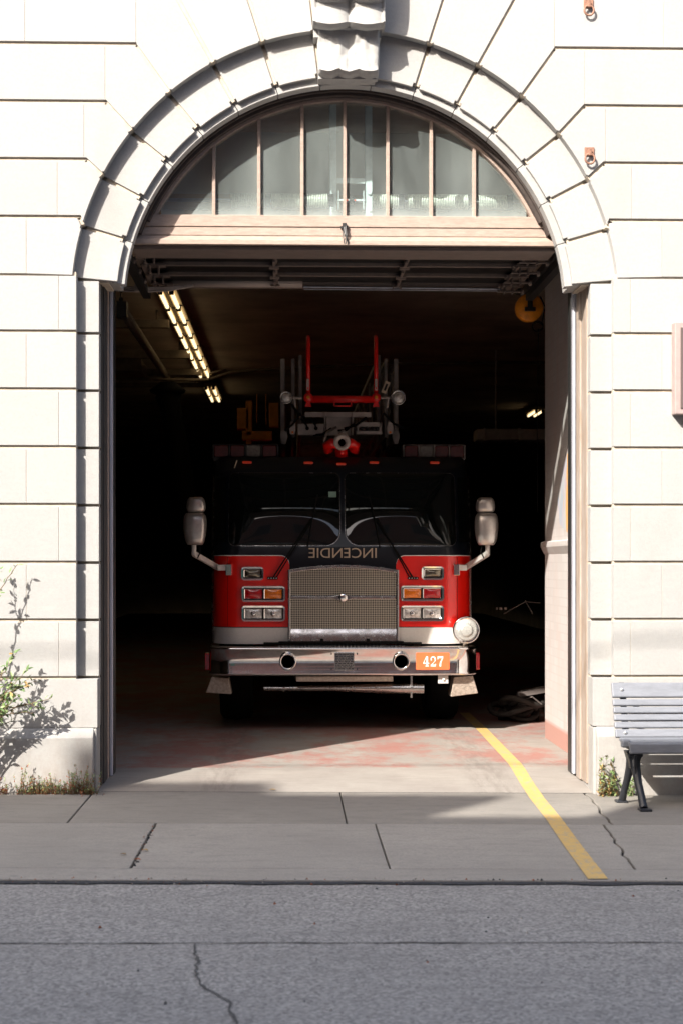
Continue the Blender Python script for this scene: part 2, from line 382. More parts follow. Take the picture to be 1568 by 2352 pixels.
def crack(name, pts, wdt, z, mt=None, jit=.012, n=60):
    mb = MB(); P = []
    for i in range(n + 1):
        t = i / n * (len(pts) - 1); k = min(int(t), len(pts) - 2); u = t - k
        a, b = Vector(pts[k]), Vector(pts[k + 1]); p = a.lerp(b, u); d = (b - a).normalized(); q = Vector((-d.y, d.x))
        p = p + q * jit * 3 * mnoise.noise(Vector((p.x * 5, p.y * 5, 4))) + q * jit * mnoise.noise(Vector((p.x * 25, p.y * 25, 8)))
        ww = wdt * (.35 + .9 * abs(mnoise.noise(Vector((p.x * 7, p.y * 7, 11)))))
        P.append((p + q * ww, p - q * ww))
    v = [(p.x, p.y, gz(p.x) + z) for pr in P for p in pr]
    mb.add(v, [(2 * i, 2 * i + 1, 2 * i + 3, 2 * i + 2) for i in range(n)])
    return tag(mb.build(name, mt or crackm), kind='structure')
seamm = mat('road_seam_tar', (.085, .083, .08), .95, var=.4, vscale=30)
crack('road_seam', [(-7, -4.62), (-2, -4.66), (2, -4.62), (7, -4.66)], .011, -.010, seamm, .006, 500)
crack('road_crack', [(-.42, -4.66), (-.39, -4.95), (-.36, -5.25), (-.24, -5.6), (-.16, -6.2), (-.02, -7)], .010, -.009, seamm, .012, 120)
crack('sidewalk_crack', [(-.9, .02), (-.4, -.02), (.2, .0)], .004, .004, None, .006, 60)

# interior slab: short ramp then level
m = MB()
ys = [.0, .03, .3, .6, .85, 1.2]; 
def fz(x, y): return gz(x) * max(0, 1 - max(y, 0) / 1.2) + .055 * min(1, max(0, y) / .85)
yy = [.02, .2, .4, .6, .85, 1.2, 3, 10, 40]; xx = [-5, -3, -1.5, -.5, .5, 1.5, 2.3, 6]
m.add([(x, y, fz(x, y)) for y in yy for x in xx], [(j * 8 + i, j * 8 + i + 1, (j + 1) * 8 + i + 1, (j + 1) * 8 + i) for j in range(8) for i in range(7)])
tag(m.build('garage_floor', floor_m), kind='structure')
# yellow guide line from the kerb into the bay
m = MB()
path = [(1.612, -3.24), (1.655, -2.2), (1.705, -1.2), (1.735, -.3), (1.75, .3), (1.76, .85), (1.775, 1.2), (1.80, 2.5), (1.83, 4.0), (1.84, 5.6)]
v = []
for x, y in path:
    for s_ in (-.052, .052):
        z0 = (gz(x) if y <= .02 else fz(x, y)) + .005
        v.append((x + s_, y, z0))
m.add(v, [(2 * i, 2 * i + 1, 2 * i + 3, 2 * i + 2) for i in range(len(path) - 1)])
tag(m.build('yellow_line', yellow), kind='structure')

# ------------------------------------------------------------------ fire station
ST = thing('fire_station', (.4, .3, 0), 'white stone fire station front with a wide arched garage doorway', 'building')
CX, CZ, RI, RF, RO = .403, 3.515, 1.60, 1.65, 1.95
COURSE = [.824 + .4125 * k for k in range(0, 22)]      # .824 ... 
AJ = [6.6 + 11.2 * k for k in range(7)]                # joint angles off vertical
OUT = .085                                              # band recess
def arc(r, a0, a1, n=10, cx=CX, cz=CZ):                # angles off vertical, + to the right
    return [(cx + r * math.sin(R(a0 + (a1 - a0) * i / n)), cz + r * math.cos(R(a0 + (a1 - a0) * i / n))) for i in range(n + 1)]
def P(a, r): return (CX + r * math.sin(R(a)), CZ + r * math.cos(R(a)))
knee = {6: (1.905, 4.118), 5: (1.860, 4.53), 4: (1.720, 4.943), 3: (1.500, 5.357)}
vj = {6: 2.06, 5: 1.87, 4: 1.72, 3: 1.50}              # vertical joints just beyond the knees, for the row ABOVE the knee
blocks = MB()
def fillh(*a): blocks.m = 1; blocks.box(*a); blocks.m = 0
def fillb(*a): blocks.m = (2 if abs(a[1] - a[0]) < .05 else 1); blocks.box(*a); blocks.m = 0
def fillj(p, q, y0, w_):
    p, q = Vector(p), Vector(q); d = (q - p).normalized(); n_ = Vector((-d.y, d.x)) * w_; blocks.m = 1; blocks.prism([tuple(p + n_), tuple(q + n_), tuple(q - n_), tuple(p - n_)], y0, .15); blocks.m = 0
def stone_poly(poly, d=.014, y0=0, y1=.16):
    blocks.prism(inset(poly, d), y0, y1)
NW, NH = .014, .008                                    # notch at the inner corners
for sgn in (-1, 1):
    for k in range(0, 7):
        a0 = AJ[k] if k < 7 else 0; a1 = AJ[k + 1] if k < 6 else None
        if k < 6:
            i0, i1 = AJ[k], AJ[k + 1]; dn = math.degrees(NW / RO)
            inner = [P(sgn * i0, RO + NH), P(sgn * (i0 + dn), RO + NH)] + [P(sgn * (i0 + dn + (i1 - i0 - 2 * dn) * t / 8), RO) for t in range(9)] + [P(sgn * (i1 - dn), RO + NH), P(sgn * i1, RO + NH)]
            if k in (0, 1):
                def ray(a):                            # point of the joint at z = 6.18
                    t = (6.18 - CZ) / math.cos(R(a)); return P(sgn * a, t)
                outer = [ray(i1), ray(i0)]
            elif k == 2:
                kx, kz = knee[3]; t = (6.18 - CZ) / math.cos(R(i0))
                outer = [(CX + sgn * (kx + .012), kz), (CX + sgn * 1.512, 6.18), P(sgn * i0, t)]
            else:
                kx1, kz1 = knee[k + 1]; kx0, kz0 = knee[k]
                vx = {3: 1.732, 4: 1.882, 5: 2.072}[k]
                outer = [(CX + sgn * kx1, kz1), (CX + sgn * max(vx, kx1), kz1), (CX + sgn * max(vx, kx1), kz0), (CX + sgn * kx0, kz0)]
                if abs(vx - kx1) < 1e-3: outer.pop(1)
            stone_poly(inner + outer)
        else:                                          # springer, down to the end of the ring
            i0 = AJ[6]; dn = math.degrees(NW / RO); a_end = math.degrees(math.acos((3.69 - CZ) / RO))
            inner = [P(sgn * i0, RO + NH), P(sgn * (i0 + dn), RO + NH)] + [P(sgn * (i0 + dn + (a_end - i0 - dn) * t / 8), RO) for t in range(9)]
            kx, kz = knee[6]
            stone_poly(inner + [(CX + sgn * 2.292, COURSE[7] - .012), (CX + sgn * 2.292, kz), (CX + sgn * kx, kz)])
# plain courses: rectangles between horizontal grooves, fine vertical joints
def row(z0, z1, xs, sgn, gzap=.014, gx=.002):
    for a, b in zip(xs, xs[1:]):
        x0, x1 = sorted((CX + sgn * a, CX + sgn * b)); blocks.box(x0 + gx, x1 - gx, 0, .16, z0 + gzap, z1 - gzap); (abs(a - 1.925) > .01) and fillb(CX + sgn * a - .01, CX + sgn * a + .01, .004, .15, z0 + gzap + .002, z1 - gzap - .002)
for sgn in (-1, 1):
    for z0, z1, s0 in ((3.70, 4.118, 2.28), (4.118, 4.53, 2.06), (4.53, 4.943, 1.87), (4.943, 5.357, 1.72)):
        row(z0, z1, [s0, s0 + 1.35, s0 + 2.7, s0 + 4.0, 6.6], sgn)
    row(5.357, 5.77, [1.50, 2.29, 3.4, 4.6, 6.6], sgn); row(5.77, 6.18, [1.50, 2.0, 3.2, 4.4, 6.6], sgn)
    for i in range(7):
        z0 = COURSE[i]; z1 = COURSE[i + 1]
        js = 2.28 if i % 2 else 2.05
        row(z0, z1, [1.925, js, js + 1.25, js + 2.5, 6.6], sgn)
# stone to the top, then upper courses across the whole front
for i in range(12):
    z0 = 6.18 + i * .4125; xs = [-6.2 + (i % 2) * .6 + 1.25 * k for k in range(-1, 11)]
    for a, b in zip(xs, xs[1:]):
        a_, b_ = max(a, -6.2), min(b, 7.0)
        if b_ > a_: blocks.box(a_ + .002, b_ - .002, 0, .16, z0 + .0075, z0 + .4125 - .0075)
# rusticated jamb bands and base block of each pier
for sgn in (-1, 1):
    for i in range(7):
        z0, z1 = COURSE[i] + .010, COURSE[i + 1] - .010
        if i == 6: z1 = 3.675
        x0, x1 = sorted((CX + sgn * 1.775, CX + sgn * 1.935)); blocks.box(x0, x1, OUT, .2, z0, z1)
        # the outer stone reaches over the band beside each groove
    xs = sorted((CX + sgn * 1.776, CX + sgn * 6.6)); blocks.box(xs[0], xs[1], .0, .2, .47, COURSE[0] - .0075)
for sgn in (-1, 1):
    for k, a in enumerate(AJ):
        end = {3: knee[3], 4: knee[4], 5: knee[5], 6: knee[6]}.get(k); t_ = (6.18 - CZ) / math.cos(R(a))
        fillj(P(sgn * a, RO + .02), (CX + sgn * end[0], end[1]) if end else P(sgn * a, t_), .018, .022)
        fillj(P(sgn * a, RF + .02), P(sgn * a, RO - .01), OUT + .018, .022)
    for z in COURSE[:8]: x0, x1 = sorted((CX + sgn * 1.93, CX + sgn * 6.5)); fillh(x0, x1, .018, .15, z - .018, z + .018)
    for z, x in ((4.118, 1.905), (4.53, 1.86), (4.943, 1.72), (5.357, 1.5), (5.77, 1.5)): x0, x1 = sorted((CX + sgn * (x - .01), CX + sgn * 6.5)); fillh(x0, x1, .018, .15, z - .018, z + .018)
blk = blocks.build('ashlar', [stone, stone_joint, mat('pale_pointing', (.50, .46, .40), .95)], ST, bevel=.007)
# ring of the arch: band stones, fillet, bosses at the joints
ring = MB()
angs = sorted([-a for a in AJ] + AJ); aend = math.degrees(math.acos((3.675 - CZ) / 1.8))
alla = [-aend] + angs + [aend]
for a, b in zip(alla, alla[1:]):
    dn = math.degrees(NW / RF); e0 = a + .42; e1 = b - .42
    poly = arc(RO + .06, e0, e1, 10) + [P(e1, RF + .03), P(e1 - dn, RF + .03)] + arc(RF, e1 - dn, e0 + dn, 10) + [P(e0 + dn, RF + .03), P(e0, RF + .03)]
    if a == -aend: poly = arc(RO + .06, e0, e1, 10) + [P(e1, RF + .03), P(e1 - dn, RF + .03)] + arc(RF, e1 - dn, e0, 10)
    if b == aend: poly = arc(RO + .06, e0, e1, 10) + arc(RF, e1, e0 + dn, 10) + [P(e0 + dn, RF + .03), P(e0, RF + .03)]
    ring.prism(poly, OUT, .52)
    ring.prism(arc(RF + .04, e0 - .34, e1 + .34, 10) + arc(RI, e1 + .34, e0 - .34, 10), OUT + .04, .24)
ring.build('arch_ring', stone, ST, bevel=.004)
# backing wall with the doorway cut out: reads as mortar in the grooves
bk = MB()
hole = [(CX - 1.78, -.2), (CX - 1.78, 3.672), (CX - 1.715, 3.672)] + [(x, z) for x, z in arc(1.72, -84.5, 84.5, 40) if z > 3.68] + [(CX + 1.715, 3.672), (CX + 1.78, 3.672), (CX + 1.78, -.2)]
def wallring(mb, y0, y1):
    """wall between the doorway outline and a big rectangle, as quads fanned out"""
    X0, X1, Z1 = -6.2, 7.0, 11.13
    o = []
    for x, z in hole:
        if z < 3.68 and x < CX: o.append((X0, z))
        elif z < 3.68: o.append((X1, z))
        else:
            a = math.atan2(x - CX, z - CZ); dx, dz = math.sin(a), math.cos(a)
            t = min((Z1 - CZ) / dz, ((X1 - CX) if dx > 0 else (CX - X0)) / max(abs(dx), 1e-6)); o.append((CX + dx * t, CZ + dz * t))
    n = len(hole)
    for yk in (y0, y1):
        mb.add([(x, yk, z) for x, z in hole] + [(x, yk, z) for x, z in o], [(i, i + 1, i + 1 + n, i + n) for i in range(n - 1)])
    # corners of the rectangle
    for cx_, s_ in ((X0, -1), (X1, 1)):
        js = [i for i in range(n - 1) if (abs(o[i][1] - Z1) < 1e-4) != (abs(o[i + 1][1] - Z1) < 1e-4) and (o[i][0] - CX) * s_ > 0 and o[i][1] > 3.7]
        for i in js: mb.add([(o[i][0], y, o[i][1]) for y in (y0, y1)] + [(o[i + 1][0], y, o[i + 1][1]) for y in (y0, y1)] + [(cx_, y, Z1) for y in (y0, y1)], [(0, 2, 4), (1, 3, 5)])
    mb.add([(x, y, z) for y in (y0, y1) for x, z in hole], [(i, i + 1, i + 1 + n, i + n) for i in range(n - 1)])
    mb.add([(X0, y0, -.2), (X0, y1, -.2), (X0, y1, Z1), (X0, y0, Z1)], [(0, 1, 2, 3)]); mb.add([(X1, y0, -.2), (X1, y1, -.2), (X1, y1, Z1), (X1, y0, Z1)], [(0, 1, 2, 3)])
    mb.add([(X0, y0, Z1), (X1, y0, Z1), (X1, y1, Z1), (X0, y1, Z1)], [(0, 1, 2, 3)])
wallring(bk, .135, .52); bk.build('backing_wall', stone_joint, ST, recalc=False)
# reveals: stone lining of the jambs behind the bands
for sgn in (-1, 1):
    rv = MB()
    xs = sorted((CX + sgn * 1.775, CX + sgn * 1.95))
    rv.box(xs[0] , xs[1], .201, .56, .465, 3.668)
    rv.build('reveal_lining', stone_plinth, ST, bevel=.004)
# plinth with a sloped ledge
for sgn in (-1, 1):
    pl = MB()
    x0, x1 = sorted((CX + sgn * 1.80, CX + sgn * 6.6)); 
    prof = [(.2, -.2), (-.05, -.2), (-.05, .40), (.0, .468), (.2, .468)]
    pl.prism(prof, x0, x1, 'yz')
    pl.build('plinth', stone_plinth, ST, bevel=.008)
for sgn in (-1, 1):
    pl = MB(); x0, x1 = sorted((CX + sgn * 1.779, CX + sgn * 1.95)); pl.box(x0, x1, .0, .56, -.2, .463)
    pl.build('jamb_foot', stone_plinth, ST, bevel=.012)
# keystone: a scrolled console with fluting and a carved leaf below
ks = MB(); ks.smooth = True
def kprof(t):
    """height and projection down the face of the console"""
    pts = [(6.18, -.30), (5.80, -.29), (5.72, -.28), (5.66, -.265), (5.635, -.20), (5.58, -.185), (5.52, -.195), (5.48, -.205), (5.462, -.17), (5.447, -.08), (5.36, -.065), (5.27, -.07), (5.20, -.09), (5.165, -.105), (5.145, -.07), (5.12, .05)]
    u = t * (len(pts) - 1); i = min(int(u), len(pts) - 2); f = u - i; f = f * f * (3 - 2 * f)
    return pts[i][0] + (pts[i + 1][0] - pts[i][0]) * f, pts[i][1] + (pts[i + 1][1] - pts[i][1]) * f
def kf(u, v):
    z, y = kprof(v); hw = (.255 if z > 5.455 else .222 - .01 * max(0, (5.3 - z) / .2))
    a = (u * 2 - 1)
    x = CX + .015 + hw * a
    if z > 5.455: y += .05 * (1 - abs(math.sin(a * math.pi)) ** .6) * (1 if z < 5.64 else .6) * min(1, (1 - abs(a)) * 12 + (.2 if z > 5.64 else 0)); z += (-.03 * abs(math.sin(a * math.pi)) if z < 5.50 or 5.62 < z < 5.67 else 0)
    else:
        y += .03 * (.5 - abs(math.sin(a * math.pi)) ** .7) * max(0, math.sin((5.46 - z) / .36 * math.pi)) + .012 * mnoise.noise(Vector((a * 5, z * 14, 2)))
        z += -.018 * abs(math.cos(a * math.pi * 1.5)) * (1 if z < 5.2 else 0)
    if abs(a) > .985: y = max(y + .03, y)
    return (x, y, z)
ks.grid(kf, 48, 130)
ks.smooth = False
for s_ in (0, 1):                                     # cheeks
    for j in range(60):
        z0 = kf(s_, j / 60); z1 = kf(s_, (j + 1) / 60); ks.add([z0, z1, (z1[0], .14, z1[2]), (z0[0], .14, z0[2])], [(0, 1, 2, 3)])
ks.box(CX - .20, CX + .21, -.02, .14, 5.115, 5.40); ks.box(CX - .235, CX + .245, -.06, .14, 5.40, 6.18)
ks.build('keystone', stone, ST)

# jamb frames and door tracks
XL, XR = CX - 1.775, CX + 1.775
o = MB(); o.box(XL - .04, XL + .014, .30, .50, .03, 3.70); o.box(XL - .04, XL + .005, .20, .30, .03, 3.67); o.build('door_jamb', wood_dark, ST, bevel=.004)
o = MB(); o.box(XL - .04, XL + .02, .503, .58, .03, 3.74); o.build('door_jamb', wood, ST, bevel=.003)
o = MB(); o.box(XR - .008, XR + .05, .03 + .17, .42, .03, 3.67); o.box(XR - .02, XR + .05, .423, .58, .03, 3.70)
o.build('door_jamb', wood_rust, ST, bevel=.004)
for x, s_ in ((XL + .022, 1), (XR - .022, -1)):       # vertical C tracks
    o = MB()
    xs = sorted((x, x + s_ * .02)); o.box(xs[0], xs[1], .59, .655, .05, 3.95)
    xs = sorted((x, x - s_ * .04)); o.box(xs[0], xs[1], .657, .665, .05, 3.95)
    
    o.m = 1; xs = sorted((x + s_ * .001, x + s_ * .024)); o.box(xs[0], xs[1], .668, .80, .05, 3.8)
    o.build('door_track', [steel_lit, blackm], ST, bevel=.003)

# fanlight
YF = .36
rail = MB()
rail.box(CX - 1.50, CX + 1.50, YF - .03, YF + .09, 4.125, 4.21)
rail.box(CX - 1.53, CX + 1.53, YF - .022, YF + .09, 4.06, 4.1215)
rail.prism([(YF + .09, 3.985), (YF + .09, 4.057), (YF - .02, 4.057), (YF - .07, 4.02), (YF - .07, 3.985)], CX - 1.555, CX + 1.555, 'yz')
fan = rail.build('fanlight', wood, ST, bevel=.004)
fr = MB()
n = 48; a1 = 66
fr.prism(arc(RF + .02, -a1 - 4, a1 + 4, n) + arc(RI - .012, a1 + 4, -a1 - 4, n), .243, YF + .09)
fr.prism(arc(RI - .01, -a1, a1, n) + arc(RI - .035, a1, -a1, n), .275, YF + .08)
fr.build('fanlight_frame', mat('shade_dark_arch_frame', (.055, .040, .034), .85, var=.3, vscale=10), fan, bevel=.003)  # near-black colour stands in for deep shade on the pink painted wood
fr = MB(); fr.prism(arc(RI - .033, -a1 + 1, a1 - 1, n) + arc(RI - .056, a1 - 1, -a1 + 1, n), YF - .02, YF + .07); fr.build('glazing_bead', wood, fan, bevel=.003)
for x in (-.560, -.228, .090, .405, .722, 1.043, 1.362):
    t = CZ + math.sqrt((RI - .05) ** 2 - (x - CX) ** 2)
    o = MB(); o.box(x - .012, x + .012, YF - .012, YF + .05, 4.2, t); o.build('muntin', wood, fan, bevel=.003)
mx_ = [-1.115, -.560, -.228, .090, .405, .722, 1.043, 1.362, 1.92]
for a, b in zip(mx_, mx_[1:]):
    def zt(x): return CZ + math.sqrt(max((RI - .05) ** 2 - (x - CX) ** 2, 0))
    xs = [a + (b - a) * i / 10 for i in range(11)]; xs = [x for x in xs if zt(x) > 4.2]
    poly = [(x, zt(x)) for x in xs] + [(xs[-1], 4.2), (xs[0], 4.2)]
    o = MB(); o.add([(x, YF + .022, z) for x, z in poly], [tuple(range(len(poly)))]); o.build('pane', glass, fan, recalc=False)
lat = MB(); c0 = (.40, YF - .035, 4.10)
lat.box(.385, .415, YF - .06, YF - .03, 4.09, 4.15); lat.box(.37, .43, YF - .045, YF - .03, 4.115, 4.13)
lat.tube([(.40, YF - .055, 4.12), (.405, YF - .075, 4.06), (.43, YF - .075, 4.0)], .006, 6)
lat.tube([(.41, YF - .055, 4.13), (.415, YF - .09, 4.05), (.41, YF - .09, 3.99)], .005, 6)
lat.tube([(.392, YF - .055, 4.1), (.385, YF - .08, 4.03)], .0025, 5); lat.tube([(.40, YF - .055, 4.1), (.393, YF - .08, 4.0)], .0025, 5)
lat.build('latch', blackm, fan)
# metal lip and dark slot under the transom
o = MB(); o.box(CX - 1.56, CX + 1.56, YF - .02, .70, 3.955, 3.981); o.build('lintel_lip', door_rail, ST, bevel=.003)

# overhead door, raised: four sections lying back under the ceiling
OD = MB(); ZD = 4.125
for k in range(4):
    y0 = .72 + k * .47; z = ZD - .0 * k
    OD.box(CX - 1.62, CX + 1.62, y0, y0 + .018, z - .055, z); OD.box(CX - 1.62, CX + 1.62, y0 + .444, y0 + .462, z - .055, z)
    OD.m = 1; OD.box(CX - 1.62, CX + 1.62, y0 + .019, y0 + .443, z - .028, z - .012); OD.m = 2; OD.box(CX - 1.61, CX + 1.61, y0 + .02, y0 + .442, z - .011, z - .003); OD.m = 0
    for x in (-1.62, -.54, .52, 1.58): OD.box(CX + x, CX + x + .035, y0 + .02, y0 + .442, z - .05, z - .03)
od = OD.build('overhead_door', [door_rail, door_dark, wood], ST, bevel=.003)
o = MB(); o.box(CX - 1.60, CX + 1.55, 2.60, 2.66, ZD - .075, ZD - .004); o.build('bottom_rail', door_rail, od, bevel=.006)
o = MB(); o.tube([(-1.04, 2.56, 4.085), (.11, 2.56, 4.085)], .038, 12); o.build('bottom_seal', mat('pale_seal', (.42, .36, .33), .6), od, smooth=True)
o = MB(); o.tube([(.12, 2.57, 4.055), (1.85, 2.57, 4.045)], .010, 8); o.tube([(.12, 2.57, 4.035), (1.85, 2.57, 4.028)], .005, 8)
o.box(.90, .95, 2.555, 2.585, 4.03, 4.06); o.build('conduit', steel, od)
for k in range(4):
    for x in (-.54, .52):
        y0 = .72 + k * .47 + .44
        o = MB(); o.box(CX + x - .03, CX + x + .05, y0 - .05, y0 + .06, ZD - .072, ZD - .058); o.tube([(CX + x - .03, y0, ZD - .075), (CX + x + .05, y0, ZD - .075)], .011, 8)
        o.box(CX + x - .002, CX + x + .018, y0 - .28, y0 - .05, ZD - .078, ZD - .058); o.build('hinge', door_rail, od)
    for s_ in (-1, 1):
        y0 = .72 + k * .47 + .40; x = CX + s_ * 1.50
        o = MB(); o.box(x - .09, x + .09, y0 - .06, y0 + .06, ZD - .075, ZD - .058); o.box(x - .04, x - .03, y0 - .05, y0 + .05, ZD - .13, ZD - .07); o.box(x + .03, x + .04, y0 - .05, y0 + .05, ZD - .13, ZD - .07)
        o.tube([(x - .1, y0, ZD - .11), (x + s_ * .13, y0, ZD - .11)], .010, 8); o.lathe([(.028, -.012), (.028, .012)], (x + s_ * .12, y0, ZD - .11), 'x', 12)
        o.box(x - .07, x - .05, y0 - .16, y0 + .08, ZD - .09, ZD - .06)
        o.build('roller_bracket', door_rail, od)
for s_ in (-1, 1):                                    # horizontal tracks and their hangers
    o = MB(); x = CX + s_ * 1.68
    o.box(x - .03, x + .03, .75, 2.72, ZD - .10, ZD - .04); o.box(x - .02, x + .02, 2.62, 2.68, ZD - .04, 5.449); o.box(x - .005, x + .06, .75, 2.70, ZD - .16, ZD - .102)
    o.build('horizontal_track', blackm, ST)
# torsion springs behind the fanlight
TS = MB(); YS = .78; ZS = px(790, 462, YS)[1]
TS.tube([(-1.0, YS, ZS), (1.9, YS, ZS)], .014, 10); sp = TS.build('spring_shaft', steel, ST)
def spring(x0, x1, r=.052):
    o = MB(); o.smooth = True; nC = int((x1 - x0) / .0125); pts = []
    for i in range(nC * 10 + 1):
        a = i / 10 * 2 * math.pi; pts.append((x0 + (x1 - x0) * i / (nC * 10), YS + r * math.cos(a), ZS + r * math.sin(a)))
    o.tube(pts, .0052, 5); o.smooth = False
    o.m = 1; o.lathe([(.02, -.022), (.058, -.022), (.058, .022), (.02, .022)], (x1 + .02, YS, ZS), 'x', 16); o.build('torsion_spring', [spring_m, blackm], sp)
for a, b in ((-.45, -.19), (-.14, .09), (.12, .29), (.63, .83), (.90, 1.36), (1.44, 1.66)): spring(a, b)
for x in (.305, .575):
    o = MB(); xa_, za_ = x, 0
    o.box(x - .004, x + .05, YS - .03, YS - .022, 4.06, 5.3); o.box(x - .004, x + .002, YS - .03, YS + .03, 4.06, 5.3)
    for dz in (.06, -.07): o.lathe([(.017, 0), (.017, .008), (.012, .014)], (x + .03, YS - .044, ZS + dz), 'y', 14)
    o.build('spring_anchor_post', galv_d, ST)
o = MB(); o.box(.357, .571, YS - .028, YS - .02, ZS + .13, ZS + .17); o.box(.36, .57, YS - .045, YS - .04, ZS - .006, ZS + .006)
o.box(.365, .372, YS - .05, YS - .02, ZS - .07, ZS + .07); o.box(.556, .563, YS - .05, YS - .02, ZS - .07, ZS + .07); o.build('spring_bracket', galv_d, ST)
o = MB(); o.lathe([(.03, -.02), (.03, .02)], (.47, YS - .02, ZS), 'x', 14)
o.m = 1
for dx in (-.03, .03): o.lathe([(.007, 0), (.007, .012)], (.465 + dx, YS - .06, ZS - .005), 'y', 10)
o.build('winding_cone', [blackm, mat('red_set_screw', (.6, .05, .02), .5)], ST)

# interior shell
room = MB()
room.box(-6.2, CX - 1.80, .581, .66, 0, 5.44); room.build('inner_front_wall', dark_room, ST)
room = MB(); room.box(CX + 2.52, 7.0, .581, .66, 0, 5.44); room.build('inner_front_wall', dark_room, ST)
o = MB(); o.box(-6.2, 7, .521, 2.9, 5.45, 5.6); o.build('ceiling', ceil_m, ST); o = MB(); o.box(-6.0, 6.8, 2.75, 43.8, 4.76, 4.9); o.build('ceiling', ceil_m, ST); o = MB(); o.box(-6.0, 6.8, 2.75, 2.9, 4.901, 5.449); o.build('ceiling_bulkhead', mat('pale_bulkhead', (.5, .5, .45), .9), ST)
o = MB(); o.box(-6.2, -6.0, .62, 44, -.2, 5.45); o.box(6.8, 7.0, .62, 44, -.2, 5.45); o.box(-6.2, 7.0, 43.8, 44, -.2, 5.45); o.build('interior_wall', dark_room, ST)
PX = 2.318
o = MB(); o.box(PX, PX + .6, .60, 3.15, 0, 5.45); o.build('brick_pier', brickp, ST, bevel=.01)
o = MB(); o.prism([(PX + .002, 1.72), (PX - .035, 1.79), (PX - .035, 1.835), (PX + .002, 1.845)], .62, 3.19); o.build('pier_ledge', brickp, ST, bevel=.008)
o = MB()
o.prism([(1.45, 1.92), (1.45, 2.50), (1.7, 2.60), (1.95, 2.55), (2.2, 2.42), (2.42, 2.2), (2.3, 1.98), (1.9, 1.90)], PX - .003, PX + .02, 'yz'); o.build('mural', mural, ST)
# ------------------------------------------------------------------ the ladder truck
TX, TY, TZ = .494, 3.63, .055
TRK = thing('ladder_truck', (TX, TY, TZ), 'red and navy ladder fire truck with INCENDIE in mirror writing above its grille', 'fire truck')
K = .0040788
def lx(p): return TX + (p - 787) * K
def lz(q): return CAM_H - (q - 1292) * K
HW, RC = 1.212, .26
def yfront(z):
    """how far the cab front stands back from the bumper line at height z"""
    if z < 1.72: return 0
    if z < 2.50: t = (z - 1.72); return t * .27
    t = z - 2.50; return .2106 + t * .5 + t * t * 4
def path(s, z, off=0):
    """point on the cab skin: s metres from the centre line, round the corner, along the side"""
    sg = 1 if s >= 0 else -1; s = abs(s); y0 = TY + yfront(z); a = HW - RC; q = RC * math.pi / 2
    if s < a: return (TX + sg * s, y0 - off - .012 * math.cos(min(1, s / a) * math.pi / 2), z)
    if s < a + q:
        t = (s - a) / RC; return (TX + sg * (a + (RC + off) * math.sin(t)), y0 + RC - (RC + off) * math.cos(t), z)
    return (TX + sg * (HW + off), y0 + RC + (s - a - q), z)
SM = HW - RC + RC * math.pi / 2
o = MB(); o.smooth = True
zs = [lz(1480)] + [.95, 1.1, 1.3, 1.5, 1.65, 1.72, 1.8, 1.95, 2.1, 2.25, 2.4, 2.5, 2.55, 2.60, 2.635, 2.655, 2.665]
sv = [-SM - 1.9, -SM] + [-SM + i * (SM / 24) for i in range(1, 48)] + [SM, SM + 1.9]
vs = [path(s, z) for z in zs for s in sv]; nn = len(sv)
fs = [(j * nn + i, j * nn + i + 1, (j + 1) * nn + i + 1, (j + 1) * nn + i) for j in range(len(zs) - 1) for i in range(nn - 1)]
o.add(vs, fs); o.smooth = False
top = [path(s, zs[-1]) for s in sv]; o.add(top, [tuple(range(nn))]); bt = [path(s, zs[0]) for s in sv]; o.add(bt, [tuple(range(nn))])
bk1 = [(TX - HW, TY + 2.15 + 0, zs[0]), (TX + HW, TY + 2.15, zs[0]), (TX + HW, TY + 2.3, 2.66), (TX - HW, TY + 2.3, 2.66)]; o.add(bk1, [(0, 1, 2, 3)])
cab = o.build('cab', navy, TRK)
def skin(name, s0, s1, z0f, z1f, mt, off, ns=40, nz=6, parent=None):
    mb = MB(); mb.smooth = True
    def fn(u, v):
        s = s0 + (s1 - s0) * u; a, b = z0f(s), z1f(s); return path(s, a + (b - a) * v, off)
    mb.grid(fn, ns, nz); return mb.build(name, mt, parent or TRK, recalc=False)
ZR = lz(1277)
def ztop(s):
    d = abs(s) - .497; r = .085
    return ZR if d > r else ZR - r + math.sqrt(max(0, r * r - (r - d) ** 2))
for sg in (-1, 1):
    skin('red_panel', sg * .497, sg * (SM + 1.6), lambda s: lz(1440), ztop, red, .004, 160, 6)
    skin('silver_band', sg * .497, sg * (SM + 1.6), lambda s: lz(1479), lambda s: lz(1441), silver, .004, 80, 2)
    skin('pinstripe', sg * .4975, sg * (SM + 1.6), lambda s: ztop(s) - .0, lambda s: ztop(s) + .008, white_p, .0055, 220, 1)
    skin('black_line', sg * .4975, sg * (SM + 1.6), lambda s: lz(1441.5), lambda s: lz(1439.5), blackm, .0055, 60, 1)
    # door edge / grab rail down the corner
    g = MB(); x = TX + sg * (HW + .012); g.tube([(x, TY + .30 + yfront(2.5), 2.5), (x, TY + .27, 1.7), (x, TY + .25, lz(1480))], .013, 8)
    for q in (2.4, 1.75, 1.0): g.tube([(x, TY + .29 + yfront(q), q), (x - sg * .05, TY + .31 + yfront(q), q)], .012, 6)
    g.build('grab_rail', chrome_d, TRK)
